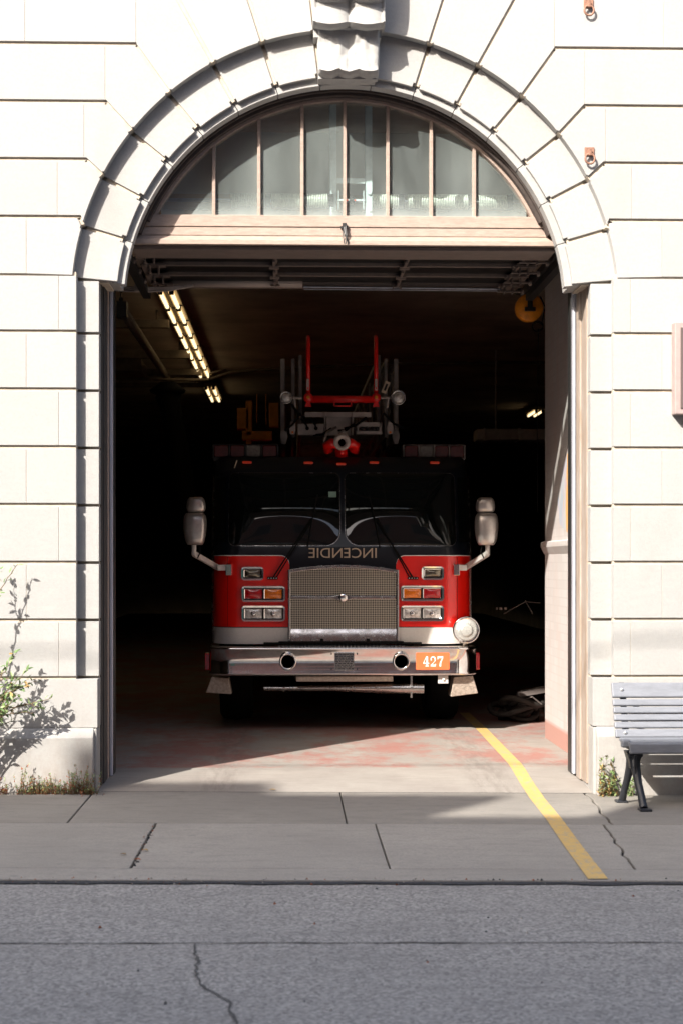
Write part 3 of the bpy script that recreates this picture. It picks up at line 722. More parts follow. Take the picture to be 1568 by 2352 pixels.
# windscreens
def pane(name, x0, x1, z0, z1, mt, off, rad, bulge=0, inner=0, parent=None, rt=None):
    """rounded pane on the sloping front; rad = corner radii (x0z0, x1z0, x1z1, x0z1)"""
    mb = MB(); mb.smooth = True; ra, rb, rc_, rd = rad
    def xr(z):
        a, b = x0, x1
        if z < z0 + ra: a = x0 + ra - math.sqrt(max(0, ra * ra - (z0 + ra - z) ** 2))
        if z > z1 - rd: a = x0 + rd - math.sqrt(max(0, rd * rd - (z - z1 + rd) ** 2))
        if z < z0 + rb: b = x1 - rb + math.sqrt(max(0, rb * rb - (z0 + rb - z) ** 2))
        if z > z1 - rc_: b = x1 - rc_ + math.sqrt(max(0, rc_ * rc_ - (z - z1 + rc_) ** 2))
        return a, b
    def fn(u, v):
        v2 = .5 - .5 * math.cos(v * math.pi); z = z0 + (z1 - z0) * v2; a, b = xr(z); x = a + (b - a) * u
        k = 1 - (2 * (x - x0) / (x1 - x0) - 1) ** 2; kz = 1 - (2 * v2 - 1) ** 2
        s = x - TX; p = path(s, z, off); return (p[0], p[1] - bulge * k * (kz ** .6), p[2])
    mb.grid(fn, 28, 26); return mb.build(name, mt, parent or TRK, recalc=False)
for sg in (-1, 1):
    a, b = (lx(527), lx(779)) if sg < 0 else (lx(795), lx(1047))
    small, big = .05, .13
    rad = (small, big, .05, small) if sg < 0 else (big, small, small, .05)
    z0, z1 = lz(1251), lz(1086)
    e = .012
    pane('windscreen_trim', a - e, b + e, z0 - e, z1 + e, chrome_d, .003, tuple(r + e for r in rad))
    pane('windscreen_gasket', a - e + .004, b + e - .004, z0 - e + .004, z1 + e - .004, rubber, .005, tuple(r + e - .004 for r in rad))
    ws = pane('windscreen', a, b, z0, z1, glassd, .008, rad, bulge=.035)
    # corner window
    skin('corner_window', sg * 1.10, sg * (SM - .02), lambda s: lz(1245), lambda s: lz(1092), glassd, .005, 16, 8)
    skin('side_window', sg * (SM + .12), sg * (SM + 1.0), lambda s: 1.78, lambda s: 2.45, glassd, .005, 4, 4)
# sticker low in the windscreen
o = MB(); p = path(lx(764) - TX, lz(1134), .055); o.box(lx(755), lx(773), p[1] - .0, p[1] + .003, lz(1141), lz(1128)); o.build('inspection_sticker', mat('pale_green_sticker', (.22, .36, .30), .6), TRK)
# mirror lettering
def text(name, body, mt, parent, x0, x1, zc, h, y, mirror=False, extr=.002):
    cu = bpy.data.curves.new(name, 'FONT'); cu.body = body; cu.extrude = extr; cu.resolution_u = 4
    to = bpy.data.objects.new(name, cu); C.objects.link(to); bpy.context.view_layer.update()
    me = bpy.data.meshes.new_from_object(to.evaluated_get(bpy.context.evaluated_depsgraph_get())); bpy.data.objects.remove(to)
    xs = [v.co.x for v in me.vertices]; ys = [v.co.y for v in me.vertices]
    a, b, c, d = min(xs), max(xs), min(ys), max(ys)
    L = Vector(parent['_o'])
    for v in me.vertices:
        u = (v.co.x - a) / (b - a); u = 1 - u if mirror else u; q = (v.co.y - c) / (d - c); e = v.co.z
        v.co = Vector((x0 + (x1 - x0) * u, y - e, zc - h / 2 + h * q)) - L
    if mirror: me.flip_normals()
    me.materials.clear(); me.materials.append(mt); ob = bpy.data.objects.new(name, me); C.objects.link(ob); ob.parent = parent; ob['_o'] = tuple(L); return ob
text('mirror_lettering', 'INCENDIE', cream, TRK, lx(709), lx(864), lz(1270), 23 * K, TY - .016, True)
# grille
gx0, gx1 = lx(665), lx(911)
def gtop(x): return lz(1308) + .045 * (1 - ((x - TX) / .5) ** 2)
o = MB(); xs = [gx0 + (gx1 - gx0) * i / 24 for i in range(25)]
poly = [(x, gtop(x) - .03) for x in xs] + [(gx1, lz(1444)), (gx0, lz(1444))]
o.prism(poly, TY - .055, TY - .015); gr = o.build('grille', meshm, TRK)
o = MB()
o.prism([(x, gtop(x)) for x in xs] + [(x, gtop(x) - .034) for x in reversed(xs)], TY - .075, TY - .01)
o.box(gx0 - .014, gx0 + .010, TY - .075, TY - .01, lz(1480), gtop(gx0)); o.box(gx1 - .010, gx1 + .014, TY - .075, TY - .01, lz(1480), gtop(gx1))
o.box(gx0 + .011, gx1 - .011, TY - .064, TY - .05, lz(1376), lz(1368)); o.build('grille_surround', chrome_d, gr, bevel=.006)
o = MB(); o.smooth = True                                 # polished curved panel under the mesh
def pf(u, v): x = gx0 + .011 + (gx1 - gx0 - .022) * u; return (x, TY - .06 + .03 * (v - .5) ** 2 - .03 * (1 - v), lz(1476) + (lz(1443) - lz(1476)) * v)
o.grid(pf, 24, 8); o.build('lower_grille_panel', chrome_d, gr, recalc=False)
o = MB(); o.smooth = True                                 # winged emblem on the centre bar
o.lathe([(.001, -.022), (.03, -.020), (.045, -.010), (.048, 0)], (TX - .0, TY - .07, lz(1372)), 'y', 24); o.smooth = False
for sg in (-1, 1):
    o.prism([(TX + sg * .03, lz(1366)), (TX + sg * .09, lz(1369)), (TX + sg * .13, lz(1372)), (TX + sg * .08, lz(1375)), (TX + sg * .04, lz(1379))], TY - .082, TY - .069)
o.build('emblem', chrome, gr, bevel=.002)
# lamps in their chrome housings
def rrect(x0, x1, z0, z1, r, n=5):
    pts = []
    for cx_, cz_, a in ((x1 - r, z1 - r, 0), (x0 + r, z1 - r, 90), (x0 + r, z0 + r, 180), (x1 - r, z0 + r, 270)):
        for i in range(n + 1): t = R(a + 90 * i / n); pts.append((cx_ + r * math.cos(t), cz_ + r * math.sin(t)))
    return pts
def frame(mb, x0, x1, z0, z1, r, w_, y0, y1):
    a = rrect(x0, x1, z0, z1, r); b = rrect(x0 + w_, x1 - w_, z0 + w_, z1 - w_, max(r - w_, .004)); n = len(a)
    for y in (y0,): mb.add([(x, y, z) for x, z in a] + [(x, y + .003, z) for x, z in b], [(i, (i + 1) % n, (i + 1) % n + n, i + n) for i in range(n)])
    mb.add([(x, y0, z) for x, z in a] + [(x, y1, z) for x, z in a], [(i, (i + 1) % n, (i + 1) % n + n, i + n) for i in range(n)])
    mb.add([(x, y0 + .003, z) for x, z in b] + [(x, y1, z) for x, z in b], [(i, (i + 1) % n, (i + 1) % n + n, i + n) for i in range(n)])
def lampbox(name, p0, p1, q0, q1, lenses):
    x0, x1, z1, z0 = lx(p0), lx(p1), lz(q0), lz(q1); mb = MB(); Y0 = TY - .050
    frame(mb, x0, x1, z0, z1, .03, .017, Y0, TY); mb.m = 1
    mb.prism(rrect(x0 + .012, x1 - .012, z0 + .012, z1 - .012, .02), Y0 + .018, TY)
    h = mb.build(name, [chrome, blackm], TRK)
    k = len(lenses); W_ = (x1 - x0 - .036) / k
    for i, (ln, lm) in enumerate(lenses):
        a = x0 + .018 + W_ * i + .006; b = a + W_ - .012
        e = MB(); frame(e, a, b, z0 + .024, z1 - .024, .014, .006, Y0 + .002, Y0 + .02); e.build('lens_bezel', chrome, h)
        e = MB(); e.smooth = True
        def lf(u, v, a=a, b=b): return (a + .006 + (b - a - .012) * u, Y0 + .013 - .012 * (1 - (2 * u - 1) ** 2) * (1 - (2 * v - 1) ** 2), z0 + .030 + (z1 - z0 - .06) * v)
        e.grid(lf, 12, 10); e.build(ln, lm, h, recalc=False)
        if 'headlight' in ln:
            e = MB(); e.lathe([(.026, -.006), (.016, -.010), (.004, -.012)], ((a + b) / 2, Y0 + .006, (z0 + z1) / 2), 'y', 16); e.build('bulb_cap', chrome, h, smooth=True)
    return h
lampbox('turn_signal_pod', 556, 655, 1346, 1382, [('red_lamp', lens_r), ('amber_lamp', lens_a)])
lampbox('headlight_pod', 556, 655, 1391, 1427, [('headlight', lens_w), ('headlight', lens_w)])
lampbox('turn_signal_pod', 919, 1018, 1345, 1381, [('amber_lamp', lens_a), ('red_lamp', lens_r)])
lampbox('headlight_pod', 919, 1018, 1391, 1427, [('headlight', lens_w), ('headlight', lens_w)])
lampbox('warning_light', 555, 606, 1302, 1333, [('reflector', mat('smoked_reflector', (.25, .22, .17), .15, .8, var=.4, vscale=50))])
lampbox('warning_light', 967, 1018, 1301, 1332, [('reflector', bpy.data.materials['smoked_reflector'])])
# round chrome searchlight on the right corner of the bumper
sx, sz = lx(1067), lz(1446)
o = MB(); o.smooth = True; o.lathe([(.112, .10), (.126, .05), (.128, -.01), (.120, -.022), (.112, -.018)], (sx, TY - .13, sz), 'y', 40); sp_ = o.build('spotlight', chrome, TRK)
o = MB(); o.smooth = True; o.lathe([(.001, -.036), (.04, -.034), (.06, -.030), (.062, -.022), (.085, -.026), (.112, -.014)], (sx, TY - .13, sz), 'y', 40)
o.build('lens', mat('ribbed_clear_lens', (.50, .50, .47), .28, .45, bump=.8, bscale=140, var=.2, vscale=60), sp_)
o = MB(); o.tube([(sx, TY - .08, sz - .10), (sx, TY - .05, sz - .15)], .025, 10); o.build('bracket', chrome_d, sp_)
# bumper: polished, rounded ends
BT, BB = lz(1484), lz(1549); BHW = (1095 - 483) / 2 * K; BX = lx(789); YB = TY - .17
def bpath(s, off=0, r=.20):
    sg = 1 if s >= 0 else -1; s = abs(s); a = BHW - r; q = r * math.pi / 2
    if s < a: return (BX + sg * s, YB - off)
    if s < a + q: t = (s - a) / r; return (BX + sg * (a + (r + off) * math.sin(t)), YB + r - (r + off) * math.cos(t))
    return (BX + sg * (BHW + off), YB + r + s - a - q)
bm_ = MB(); bm_.smooth = True; SB = BHW - .2 + .1 * math.pi + .25
prof = [(-.02, BB), (.006, BB + .004), (.008, BB + .022), (0, BB + .034), (0, BT - .036), (.010, BT - .026), (.010, BT - .004), (-.02, BT)]
def bf(u, v):
    i = v * (len(prof) - 1); k = min(int(round(i)), len(prof) - 1); of, z = prof[k]; x, y = bpath(-SB + 2 * SB * u, of); return (x, y, z)
bm_.grid(bf, 90, len(prof) - 1); bumper = bm_.build('bumper', chrome, TRK, recalc=False)
o = MB(); ptsb = [bpath(-SB + 2 * SB * i / 60, -.015) for i in range(61)]
o.add([(x, y, BT - .002) for x, y in ptsb] + [(x, TY + .15, BT - .002) for x, y in ptsb], [(i, i + 1, i + 62, i + 61) for i in range(60)]); o.build('tread_deck', tread, bumper, recalc=False)
o = MB()
for i in range(34): x = lx(640) + i * (lx(930) - lx(640)) / 34; o.box(x, x + .016, YB + .02, YB + .05, BT, BT + .012)
o.build('step_grip', chrome_d, bumper)
for p in (661, 918):                                     # air horns let into the bumper
    o = MB(); o.smooth = True; o.lathe([(.078, .0), (.080, -.016), (.070, -.022), (.060, -.012), (.048, .010), (.030, .035), (.001, .036)], (lx(p), YB, lz(1517)), 'y', 32)
    h = o.build('horn', chrome, bumper)
    o = MB(); o.lathe([(.027, .030), (.001, .030)], (lx(p), YB, lz(1517)), 'y', 16); o.build('horn_throat', blackm, h)
o = MB(); o.box(lx(767), lx(811), YB - .006, YB - .001, lz(1537), lz(1497))
o.m = 1
random.seed(3)
for r_ in range(9):
    z = lz(1535) + r_ * (lz(1499) - lz(1535)) / 9 + .003
    x = lx(769)
    while x < lx(808):
        ww = random.choice((.014, .022, .03)); o.box(x, min(x + ww, lx(810)), YB - .008, YB - .0062, z, z + .008); x += ww + .007
for a, b in ((760, 1500), (760, 1534), (818, 1500), (818, 1534)): o.lathe([(.006, 0), (.006, -.006)], (lx(a), YB - .001, lz(b)), 'y', 8)
o.build('speaker_grille', [chrome_d, blackm], bumper)
o = MB(); o.prism(rrect(lx(951.5), lx(1028), lz(1536), lz(1498), .012), YB - .0055, YB - .001); plate = o.build('number_plate', orange_plate, bumper)
# 427 in a heavy serif face
def digit(mb, ch, x0, w_, z0, h):
    T, t = .30 * w_, .10 * w_
    def q(pts): mb.prism([(x0 + a * w_, z0 + b * h) for a, b in pts], YB - .0085, YB - .0058)
    if ch == '4':
        q([(.54, 0.06), (.80, 0.06), (.80, 1), (.62, 1), (.54, .88)]); q([(.36, 0), (.96, 0), (.96, .07), (.36, .07)])
        q([(.0, .26), (1.0, .26), (1.0, .36), (.0, .36)]); q([(.0, .36), (.10, .36), (.62, 1), (.52, 1)])
    if ch == '7':
        q([(.04, .82), (.98, .82), (.98, 1), (.04, 1)]); q([(.04, .68), (.12, .68), (.16, .82), (.04, .82)])
        q([(.98, .84), (.86, .84), (.44, .40), (.34, 0), (.64, 0), (.66, .38)])
    if ch == '2':
        n = 14; o_, i_ = [], []
        for k in range(n + 1):
            a = R(190 - 250 * k / n); tt = .07 + .17 * max(0, math.sin(k / n * math.pi)) ** 1
            cx_, cz_, rx, rz = .48, .70, .46, .30
            o_.append((cx_ + rx * math.cos(a), cz_ + rz * math.sin(a))); i_.append((cx_ + (rx - tt * 1.1) * math.cos(a), cz_ + (rz - tt * .42) * math.sin(a)))
        for k in range(n): q([o_[k], o_[k + 1], i_[k + 1], i_[k]])
        mb.lathe([(.13 * w_, 0), (.13 * w_, -.0027)], (x0 + .14 * w_, YB - .0058, z0 + .66 * h), 'y', 10)
        q([o_[-1], i_[-1], (.02, .12), (.02, .02), (.18, .10)]); q([(.02, 0), (.92, 0), (.98, .26), (.90, .26), (.82, .17), (.02, .17)])
o = MB(); dw = 13.2 * K; dh = 23 * K; zz = lz(1528.5)
digit(o, '4', lx(968), dw, zz, dh); digit(o, '2', lx(984), dw, zz, dh); digit(o, '7', lx(1000), dw, zz, dh); o.build('unit_number', white_p, plate)
for sg, p in ((-1, 479), (1, 1099)):                     # side markers
    o = MB(); o.prism(rrect(YB + .22, YB + .34, lz(1540), lz(1500), .015), TX + sg * 1.245, TX + sg * 1.29, 'yz'); o.build('side_marker', lens_r, bumper, bevel=.005)
for sg in (-1, 1):
    skin('door_seam', sg * (SM + .03), sg * (SM + .038), lambda s_: lz(1478), lambda s_: 2.55, blackm, .0065, 1, 12)
    skin('panel_seam', sg * 1.075, sg * 1.079, lambda s_: lz(1439), lambda s_: ZR - .01, mat('dark_red_seam', (.12, .004, .003), .6) if sg < 0 else bpy.data.materials['dark_red_seam'], .0062, 1, 12)
# wipers
for sg in (-1, 1):
    o = MB(); pv = (TX + sg * .655, TY - .03, lz(1328)); e1 = (lx(715 if sg < 0 else 862), TY + yfront(2.08) - .09, lz(1190))
    pv2 = (pv[0] + .03 * -sg, pv[1], pv[2])
    mid = lambda a, b, t: tuple(a[i] + (b[i] - a[i]) * t + (-.03 if i == 1 else 0) * math.sin(t * math.pi) for i in range(3))
    o.tube([mid(pv, e1, t / 8) for t in range(9)], .007, 6); e2 = (e1[0] + .015, e1[1], e1[2]); o.tube([mid(pv2, e2, t / 8) for t in range(9)], .006, 6)
    o.tube([(e1[0] - sg * .06, e1[1] - .01, e1[2] + .22), (e1[0] + .0, e1[1] - .02, e1[2] - .05), (e1[0] + sg * .04, e1[1] + .0, e1[2] - .28)], .007, 6)
    o.prism(rrect(pv[0] - .05 , pv[0] + .05, pv[2] - .012, pv[2] + .012, .01), TY - .035, TY - .004); o.build('wiper', rubber, TRK)
    o = MB()
    for dx in (-.036, -.012, .012, .036): o.lathe([(.006, 0), (.006, -.008)], (pv[0] + dx, TY - .036, pv[2]), 'y', 8)
    o.build('wiper_bolt', bolt_m, TRK)
o = MB(); o.box(lx(606), lx(966), YB + .06, YB + .10, BT + .02, BT + .04); o.box(lx(640), lx(925), YB + .055, YB + .10, BT + .036, BT + .05)
for p in (735, 840): o.box(lx(p), lx(p) + .03, YB + .05, YB + .11, BT + .03, BT + .075)
o.build('folded_bar', rubber, TRK, bevel=.006)
# marker lamps above the windscreen
for p, q in ((566, 1058), (709, 1059), (785, 1062), (862, 1058), (1004, 1058)):
    z = lz(q); pt = path(lx(p) - TX, z, .0); o = MB(); o.prism(rrect(lx(p) - .045, lx(p) + .045, z - .012, z + .012, .01), pt[1] - .03, pt[1] + .02); o.build('marker_lamp', lens_m, TRK, bevel=.004)
o = MB(); pt = path(lx(540) - TX, lz(1063), .012); o.prism([(lx(536), lz(1072)), (lx(538), lz(1072)), (lx(544), lz(1054)), (lx(542), lz(1054))], pt[1] - .03, pt[1]); o.build('white_mark', cream, TRK)
# mirrors
mirror_m = mat('mirror_housing', (.62, .57, .53), .32, .75, var=.15, vscale=12)
def mirror(sg):
    hx = lx(453) if sg < 0 else lx(1109); Ym = TY - .28; k = .93
    o = MB(); o.smooth = True
    def body(z0, z1, w0, w1, d, cx_):
        prof_n = 10; vs = []; n = 20
        for j in range(prof_n + 1):
            t = j / prof_n; z = z0 + (z1 - z0) * t; e = math.sin(math.pi * min(1, max(0, .02 + t * .96))) ** .12; ww = (w0 + (w1 - w0) * t) * e
            for i in range(n):
                a = 2 * math.pi * i / n; ca, sa = math.cos(a), math.sin(a)
                vs.append((cx_ + ww * abs(ca) ** .42 * (1 if ca >= 0 else -1), Ym + d * e * abs(sa) ** .7 * (1 if sa >= 0 else -1), z))
        o.add(vs, [(j * n + i, j * n + (i + 1) % n, (j + 1) * n + (i + 1) % n, (j + 1) * n + i) for j in range(prof_n) for i in range(n)] + [tuple(range(n)), tuple(range(prof_n * n, prof_n * n + n))])
    zc = lambda q: CAM_H - (q - 1292) * K * .984
    body(zc(1252), zc(1179), .094, .116, .11, hx - sg * .0); body(zc(1177), zc(1143), .094, .080, .08, hx - sg * .01)
    h = o.build('side_mirror', mirror_m, TRK)
    o = MB(); x1 = hx + sg * .01; x2 = lx(500) if sg < 0 else lx(1072)
    o.tube([(x1, Ym, zc(1252)), (x1, Ym, zc(1276))], .022, 10)
    a = Vector((x1, Ym, zc(1272))); b = Vector((x2, TY + .12, zc(1304))); d = (b - a); L = d.length; rot = d.to_track_quat('X', 'Z').to_matrix()
    o.obox((a + b) / 2, (L, .035, .05), rot); xe = lx(524) if sg < 0 else lx(1050)
    x0_, x1_ = sorted((x2, xe)); o.box(x0_, x1_, TY - .01, TY + .14, zc(1311), zc(1297)); o.build('mirror_arm', silver, h, bevel=.006)
    o = MB(); x0_, x1_ = sorted((xe + sg * .02, xe - sg * .035)); o.box(x0_, x1_, TY - .02, TY + .05, zc(1322), zc(1296)); o.build('mirror_mount', chrome, h, bevel=.004)
    o = MB(); o.tube([(x1 + .05 * -sg, Ym, zc(1250)), (x1 + .06 * -sg, Ym + .02, zc(1268)), (x1 + .03 * -sg, Ym + .03, zc(1282))], .006, 6); o.build('mirror_cable', rubber, h)
mirror(-1); mirror(1)
# below the bumper
o = MB(); o.box(lx(680), lx(900), YB + .02, YB + .22, lz(1563), lz(1551)); o.build('bumper_step', tread, TRK, bevel=.003)
o = MB(); o.smooth = True; pz = lz(1581); y = YB + .14
o.tube([(lx(607), y, pz + .003), (lx(760), y, pz + .003), (lx(880), y, pz), (lx(972), y, pz - .002)], [.022, .026, .046, .048], 18); o.smooth = False
o.build('suction_pipe', chrome_d, TRK, auto=True)
o = MB(); o.lathe([(.058, -.012), (.058, .012)], (lx(943), y, pz), 'x', 20); o.box(lx(941), lx(945), y - .05, y + .05, pz - .085, pz + .12); o.build('pipe_clamp', chrome_d, TRK); o = MB(); o.lathe([(.034, -.01), (.034, .01)], (lx(652), y, pz), 'x', 16); o.build('pipe_clamp', chrome_d, TRK)
o = MB(); o.box(lx(1003), lx(1026), YB + .05, YB + .07, lz(1568), lz(1550)); o.lathe([(.012, 0), (.012, -.02)], (lx(1015), YB + .05, lz(1558)), 'y', 10); o.build('tow_bracket', silver, TRK)
for sg in (-1, 1):
    if sg < 0: poly = [(lx(488), lz(1553)), (lx(527), lz(1556)), (lx(533), lz(1593)), (lx(474), lz(1589))]
    else: poly = [(lx(1040), lz(1554)), (lx(1084), lz(1551)), (lx(1096), lz(1592)), (lx(1033), lz(1600))]
    o = MB(); o.prism(poly, YB + .10, YB + .34); o.build('corner_step', tread, TRK, bevel=.006)
    # wheels
    xw = TX + sg * 1.03
    for yw, nm in ((TY + 1.35, 1), (TY + 7.6, 2)):
        o = MB(); o.smooth = True; o.lathe([(.28, -.16), (.48, -.16), (.52, -.13), (.535, 0), (.52, .13), (.48, .16), (.28, .16)], (xw, yw, TZ + .535), 'x', 40); tw = o.build('wheel', rubber, TRK)
        o = MB(); o.lathe([(.28, -.10), (.22, -.05), (.10, -.10), (.10, .10), (.22, .05), (.28, .10)], (xw, yw, TZ + .535), 'x', 24); o.build('rim', chrome_d, tw)
o = MB(); o.box(TX - .45, TX + .45, TY + .1, TY + 10.5, .55, .80); o.box(TX - 1.1, TX + 1.1, TY + 1.25, TY + 1.45, .5, .62); o.build('chassis', blackm, TRK)
o = MB(); o.box(TX - HW, TX + HW, TY + 2.6, TY + 6.8, .75, 2.35); o.box(TX - HW, TX + HW, TY + 8.3, TY + 10.6, .75, 2.35); o.box(TX - HW, TX + HW, TY + 6.8, TY + 8.3, 1.25, 2.35); o.build('rear_body', red, TRK, bevel=.02)
o = MB()
for k in range(4):
    for sg in (-1, 1): y0 = TY + 2.75 + k * 1.0; o.box(*sorted((TX + sg * HW, TX + sg * (HW + .012))), y0, y0 + .9, 1.0, 2.2)
o.build('locker_shutters', chrome_d, TRK)
# roof light bars
for sg in (-1, 1):
    a, b = (lx(491), lx(640)) if sg < 0 else (lx(932), lx(1074)); a = TX + (a - TX) * 1.02; b = TX + (b - TX) * 1.02; Yl = TY + .50; z0, z1 = lz(1046), lz(1015)
    z0 -= .0; o = MB(); o.box(a, b, Yl + .02, Yl + .30, z0 - .02, z0 + .016); o.box(a, b, Yl + .07, Yl + .25, z1 + .005, z1 + .02)
    for i in range(5): x = a + (b - a) * i / 4; o.box(x - .008, x + .008, Yl - .01, Yl + .29, z0, z1 + .006)
    lb = o.build('light_bar', blackm if sg < 0 else greym, TRK, bevel=.004)
    for i in range(4):
        x0 = a + (b - a) * i / 4 + .009; x1 = a + (b - a) * (i + 1) / 4 - .009; clear = (i == 2) if sg < 0 else (i == 1)
        e = MB(); e.prism(rrect(x0, x1, z0 + .017, z1 + .003, .02), Yl, Yl + .28); e.build('light_lens', lens_c if clear else lens_d, lb, bevel=.008)
# ---- aerial ladder over the cab
YA = TY + .75
def ap(x, y, Y=None): return px(x, y, YA if Y is None else Y)
o = MB(); o.smooth = True
for xp in (708, 863):
    (xb, zb), (xt, zt_) = ap(xp, 912), ap(xp, 772); o.tube([(xb, YA, zb), (xb, YA + .02, zt_ - .02), (xb, YA + .06, zt_)], .021, 12)
(x0, z0), (x1, z1) = ap(705, 917), ap(867, 917); o.tube([(x0, YA, z0), (x1, YA, z0)], .036, 14)
for xp in (708, 863): x_, z_ = ap(xp, 914); o.lathe([(.042, -.04), (.046, -.03), (.046, .03), (.042, .04)], (x_, YA, z_), 'y', 16)
o.smooth = False
for xp in (708, 863): x_, z_ = ap(xp, 930); o.prism([(x_ - .015, z_ + .04), (x_ + .015, z_ + .04), (x_ + .032, z_ - .02), (x_ - .032, z_ - .02)], YA - .02, YA + .02)
(x0, z0), (x1, z1) = ap(766, 935), ap(807, 922)
for bx in ((x0, x1, z0, z0 + .012), (x0, x0 + .012, z0, z1), (x1 - .012, x1, z0, z1), (x0, x1, z1 - .012, z1)): o.box(bx[0], bx[1], YA - .045, YA - .025, bx[2], bx[3])
lad = o.build('ladder_tip_guard', redlad, TRK)
for xp in (707, 863): (x_, za), (_, zb) = ap(xp, 897), ap(xp, 871); o = MB(); o.box(x_ - .013, x_ + .013, YA - .024, YA - .019, za, zb); o.m = 1; o.box(x_ - .006, x_ + .006, YA - .026, YA - .0243, za + .01, za + .03); o.build('reflective_label', [mat('pale_label', (.5, .42, .4), .5), redlad], lad)
for xp in (708, 863): x_, z_ = ap(xp, 914); o = MB(); o.lathe([(.016, -.052), (.016, -.045)], (x_, YA, z_), 'y', 10); o.build('hinge_bolt', orange_r, lad)
# nested side trusses, seen end on
def truss(xp, y0, y1, w_, Yoff):
    xa_, zt_ = ap(xp - w_ / 2, y0, YA + Yoff); xb_, zb_ = ap(xp + w_ / 2, y1, YA + Yoff); o = MB(); t = .05
    o.box(xa_, xb_, YA + Yoff, YA + Yoff + 9, zt_ - t, zt_); o.box(xa_, xb_, YA + Yoff, YA + Yoff + 9, zb_, zb_ + t)
    o.box(xa_, xb_, YA + Yoff, YA + Yoff + .045, zb_ + t, zt_ - t)
    for k in range(12): yb = YA + Yoff + .4 + k * .7; o.obox(((xa_ + xb_) / 2, yb, (zt_ + zb_) / 2), (.02, .03, zt_ - zb_ - .02), Matrix.Rotation(R(30 if k % 2 else -30), 3, 'X'))
    o.build('ladder_side_rail', greym, TRK, bevel=.004)
for xp, y0, y1, w_, Yo in ((649, 824, 1018, 10, .15), (673, 824, 1005, 8, .3), (690, 815, 990, 8, .45), (909, 824, 1018, 10, .15), (886, 824, 1005, 8, .3), (870, 815, 990, 7, .45)): truss(xp, y0, y1, w_, Yo)
o = MB()
for k in range(18): xa_, z_ = ap(690, 985, YA + .5); xb_, _ = ap(875, 985, YA + .5); o.tube([(xa_, YA + .5 + k * .35, z_), (xb_, YA + .5 + k * .35, z_)], .016, 6)
o.build('ladder_rungs', greym, TRK)
for xp, r_ in ((657, .062), (914, .075)):              # floodlights
    x_, z_ = ap(xp, 913, YA - .1); o = MB(); o.smooth = True; o.lathe([(r_ * .5, .10), (r_ * .9, .06), (r_, 0), (r_ * .95, -.01), (r_ * .86, -.006)], (x_, YA - .1, z_), 'y', 28); h = o.build('floodlight', chrome_d, TRK)
    o = MB(); o.smooth = True; o.lathe([(.001, -.018), (r_ * .5, -.014), (r_ * .88, -.003)], (x_, YA - .1, z_), 'y', 24); o.build('lens', lens_w, h)
    s_ = 1 if xp < 700 else -1; o = MB(); o.tube([(x_ + s_ * r_, YA - .08, z_), (x_ + s_ * (r_ + .09), YA - .04, z_)], .012, 8); o.tube([(x_ + s_ * (r_ + .02), YA - .07, z_), (x_ + s_ * (r_ + .03), YA - .05, z_ - .1)], .01, 6); o.build('bracket', greyl, h)
def pbox(mb, p0, p1, q0, q1, Ya, Yb):
    (xa_, zt_), (xb_, zb_) = ap(p0, q0, Ya), ap(p1, q1, Ya); mb.box(xa_, xb_, Ya, Yb, zb_, zt_)
o = MB(); pbox(o, 700, 852, 946, 958, YA, YA + .12); pbox(o, 745, 748, 946, 1000, YA - .03, YA + .1); pbox(o, 808, 811, 946, 1000, YA - .03, YA + .1)
pbox(o, 750, 806, 952, 1000, YA + .04, YA + .1); o.build('ladder_head_frame', greyl, TRK, bevel=.004)
o = MB(); pbox(o, 684, 744, 973, 999, YA - .08, YA + .1); cb_ = o.build('control_box', greyl, TRK, bevel=.006)
for xp in (706, 726):
    x_, z_ = ap(xp, 984, YA - .08); o = MB(); o.lathe([(.018, 0), (.018, -.03), (.012, -.035)], (x_, YA - .08, z_), 'y', 14); o.tube([(x_, YA - .11, z_), (x_ - .01, YA - .15, z_ + .03), (x_ - .06, YA - .12, z_ + .09)], .010, 8); o.build('cable_plug', rubber, cb_)
o = MB(); pbox(o, 818, 876, 970, 980, YA - .05, YA + .1); pbox(o, 818, 876, 990, 997, YA - .06, YA + .1); pbox(o, 820, 823, 970, 997, YA - .05, YA); pbox(o, 871, 875, 970, 997, YA - .05, YA)
cb_ = o.build('valve_manifold', greyl, TRK)
for i in range(4): x_, z_ = ap(830 + i * 12, 984, YA - .05); o = MB(); o.lathe([(.018, .04), (.018, -.01), (.008, -.03)], (x_, YA - .04, z_), 'y', 12); o.build('valve_cap', blackm, cb_)
for xp in (672, 895):                                  # padded foot plates
    (x_, z_) = ap(xp, 985, YA - .06); o = MB(); o.prism([(x_ - .022, z_ + .07), (x_ + .022, z_ + .07), (x_ + .034, z_ + .0), (x_ + .026, z_ - .055), (x_ - .026, z_ - .055), (x_ - .034, z_)], YA - .08, YA - .03); h = o.build('rail_end_plate', greyl, TRK, bevel=.01)
    o = MB(); o.lathe([(.012, 0), (.012, -.006)], (x_, YA - .08, z_ - .035), 'y', 12); o.build('reflector', lens_a, h)
for xp in (652, 908): (x_, z_) = ap(xp, 1000, YA - .02); o = MB(); o.prism([(x_ - .03, z_ + .05), (x_ + .03, z_ + .05), (x_ + .038, z_ - .02), (x_ + .02, z_ - .09), (x_ - .02, z_ - .09), (x_ - .038, z_ - .02)], YA - .05, YA); o.build('rail_end_plate', greym, TRK, bevel=.01)
o = MB(); (x_, z_) = ap(885, 890, YA - .03); o.obox((x_, YA - .04, z_), (.05, .01, .12), Matrix.Rotation(R(22), 3, 'Y')); o.m = 1; o.obox((x_, YA - .047, z_), (.02, .006, .07), Matrix.Rotation(R(22), 3, 'Y')); o.build('hook_plate', [cream, blackm], TRK)
o = MB()
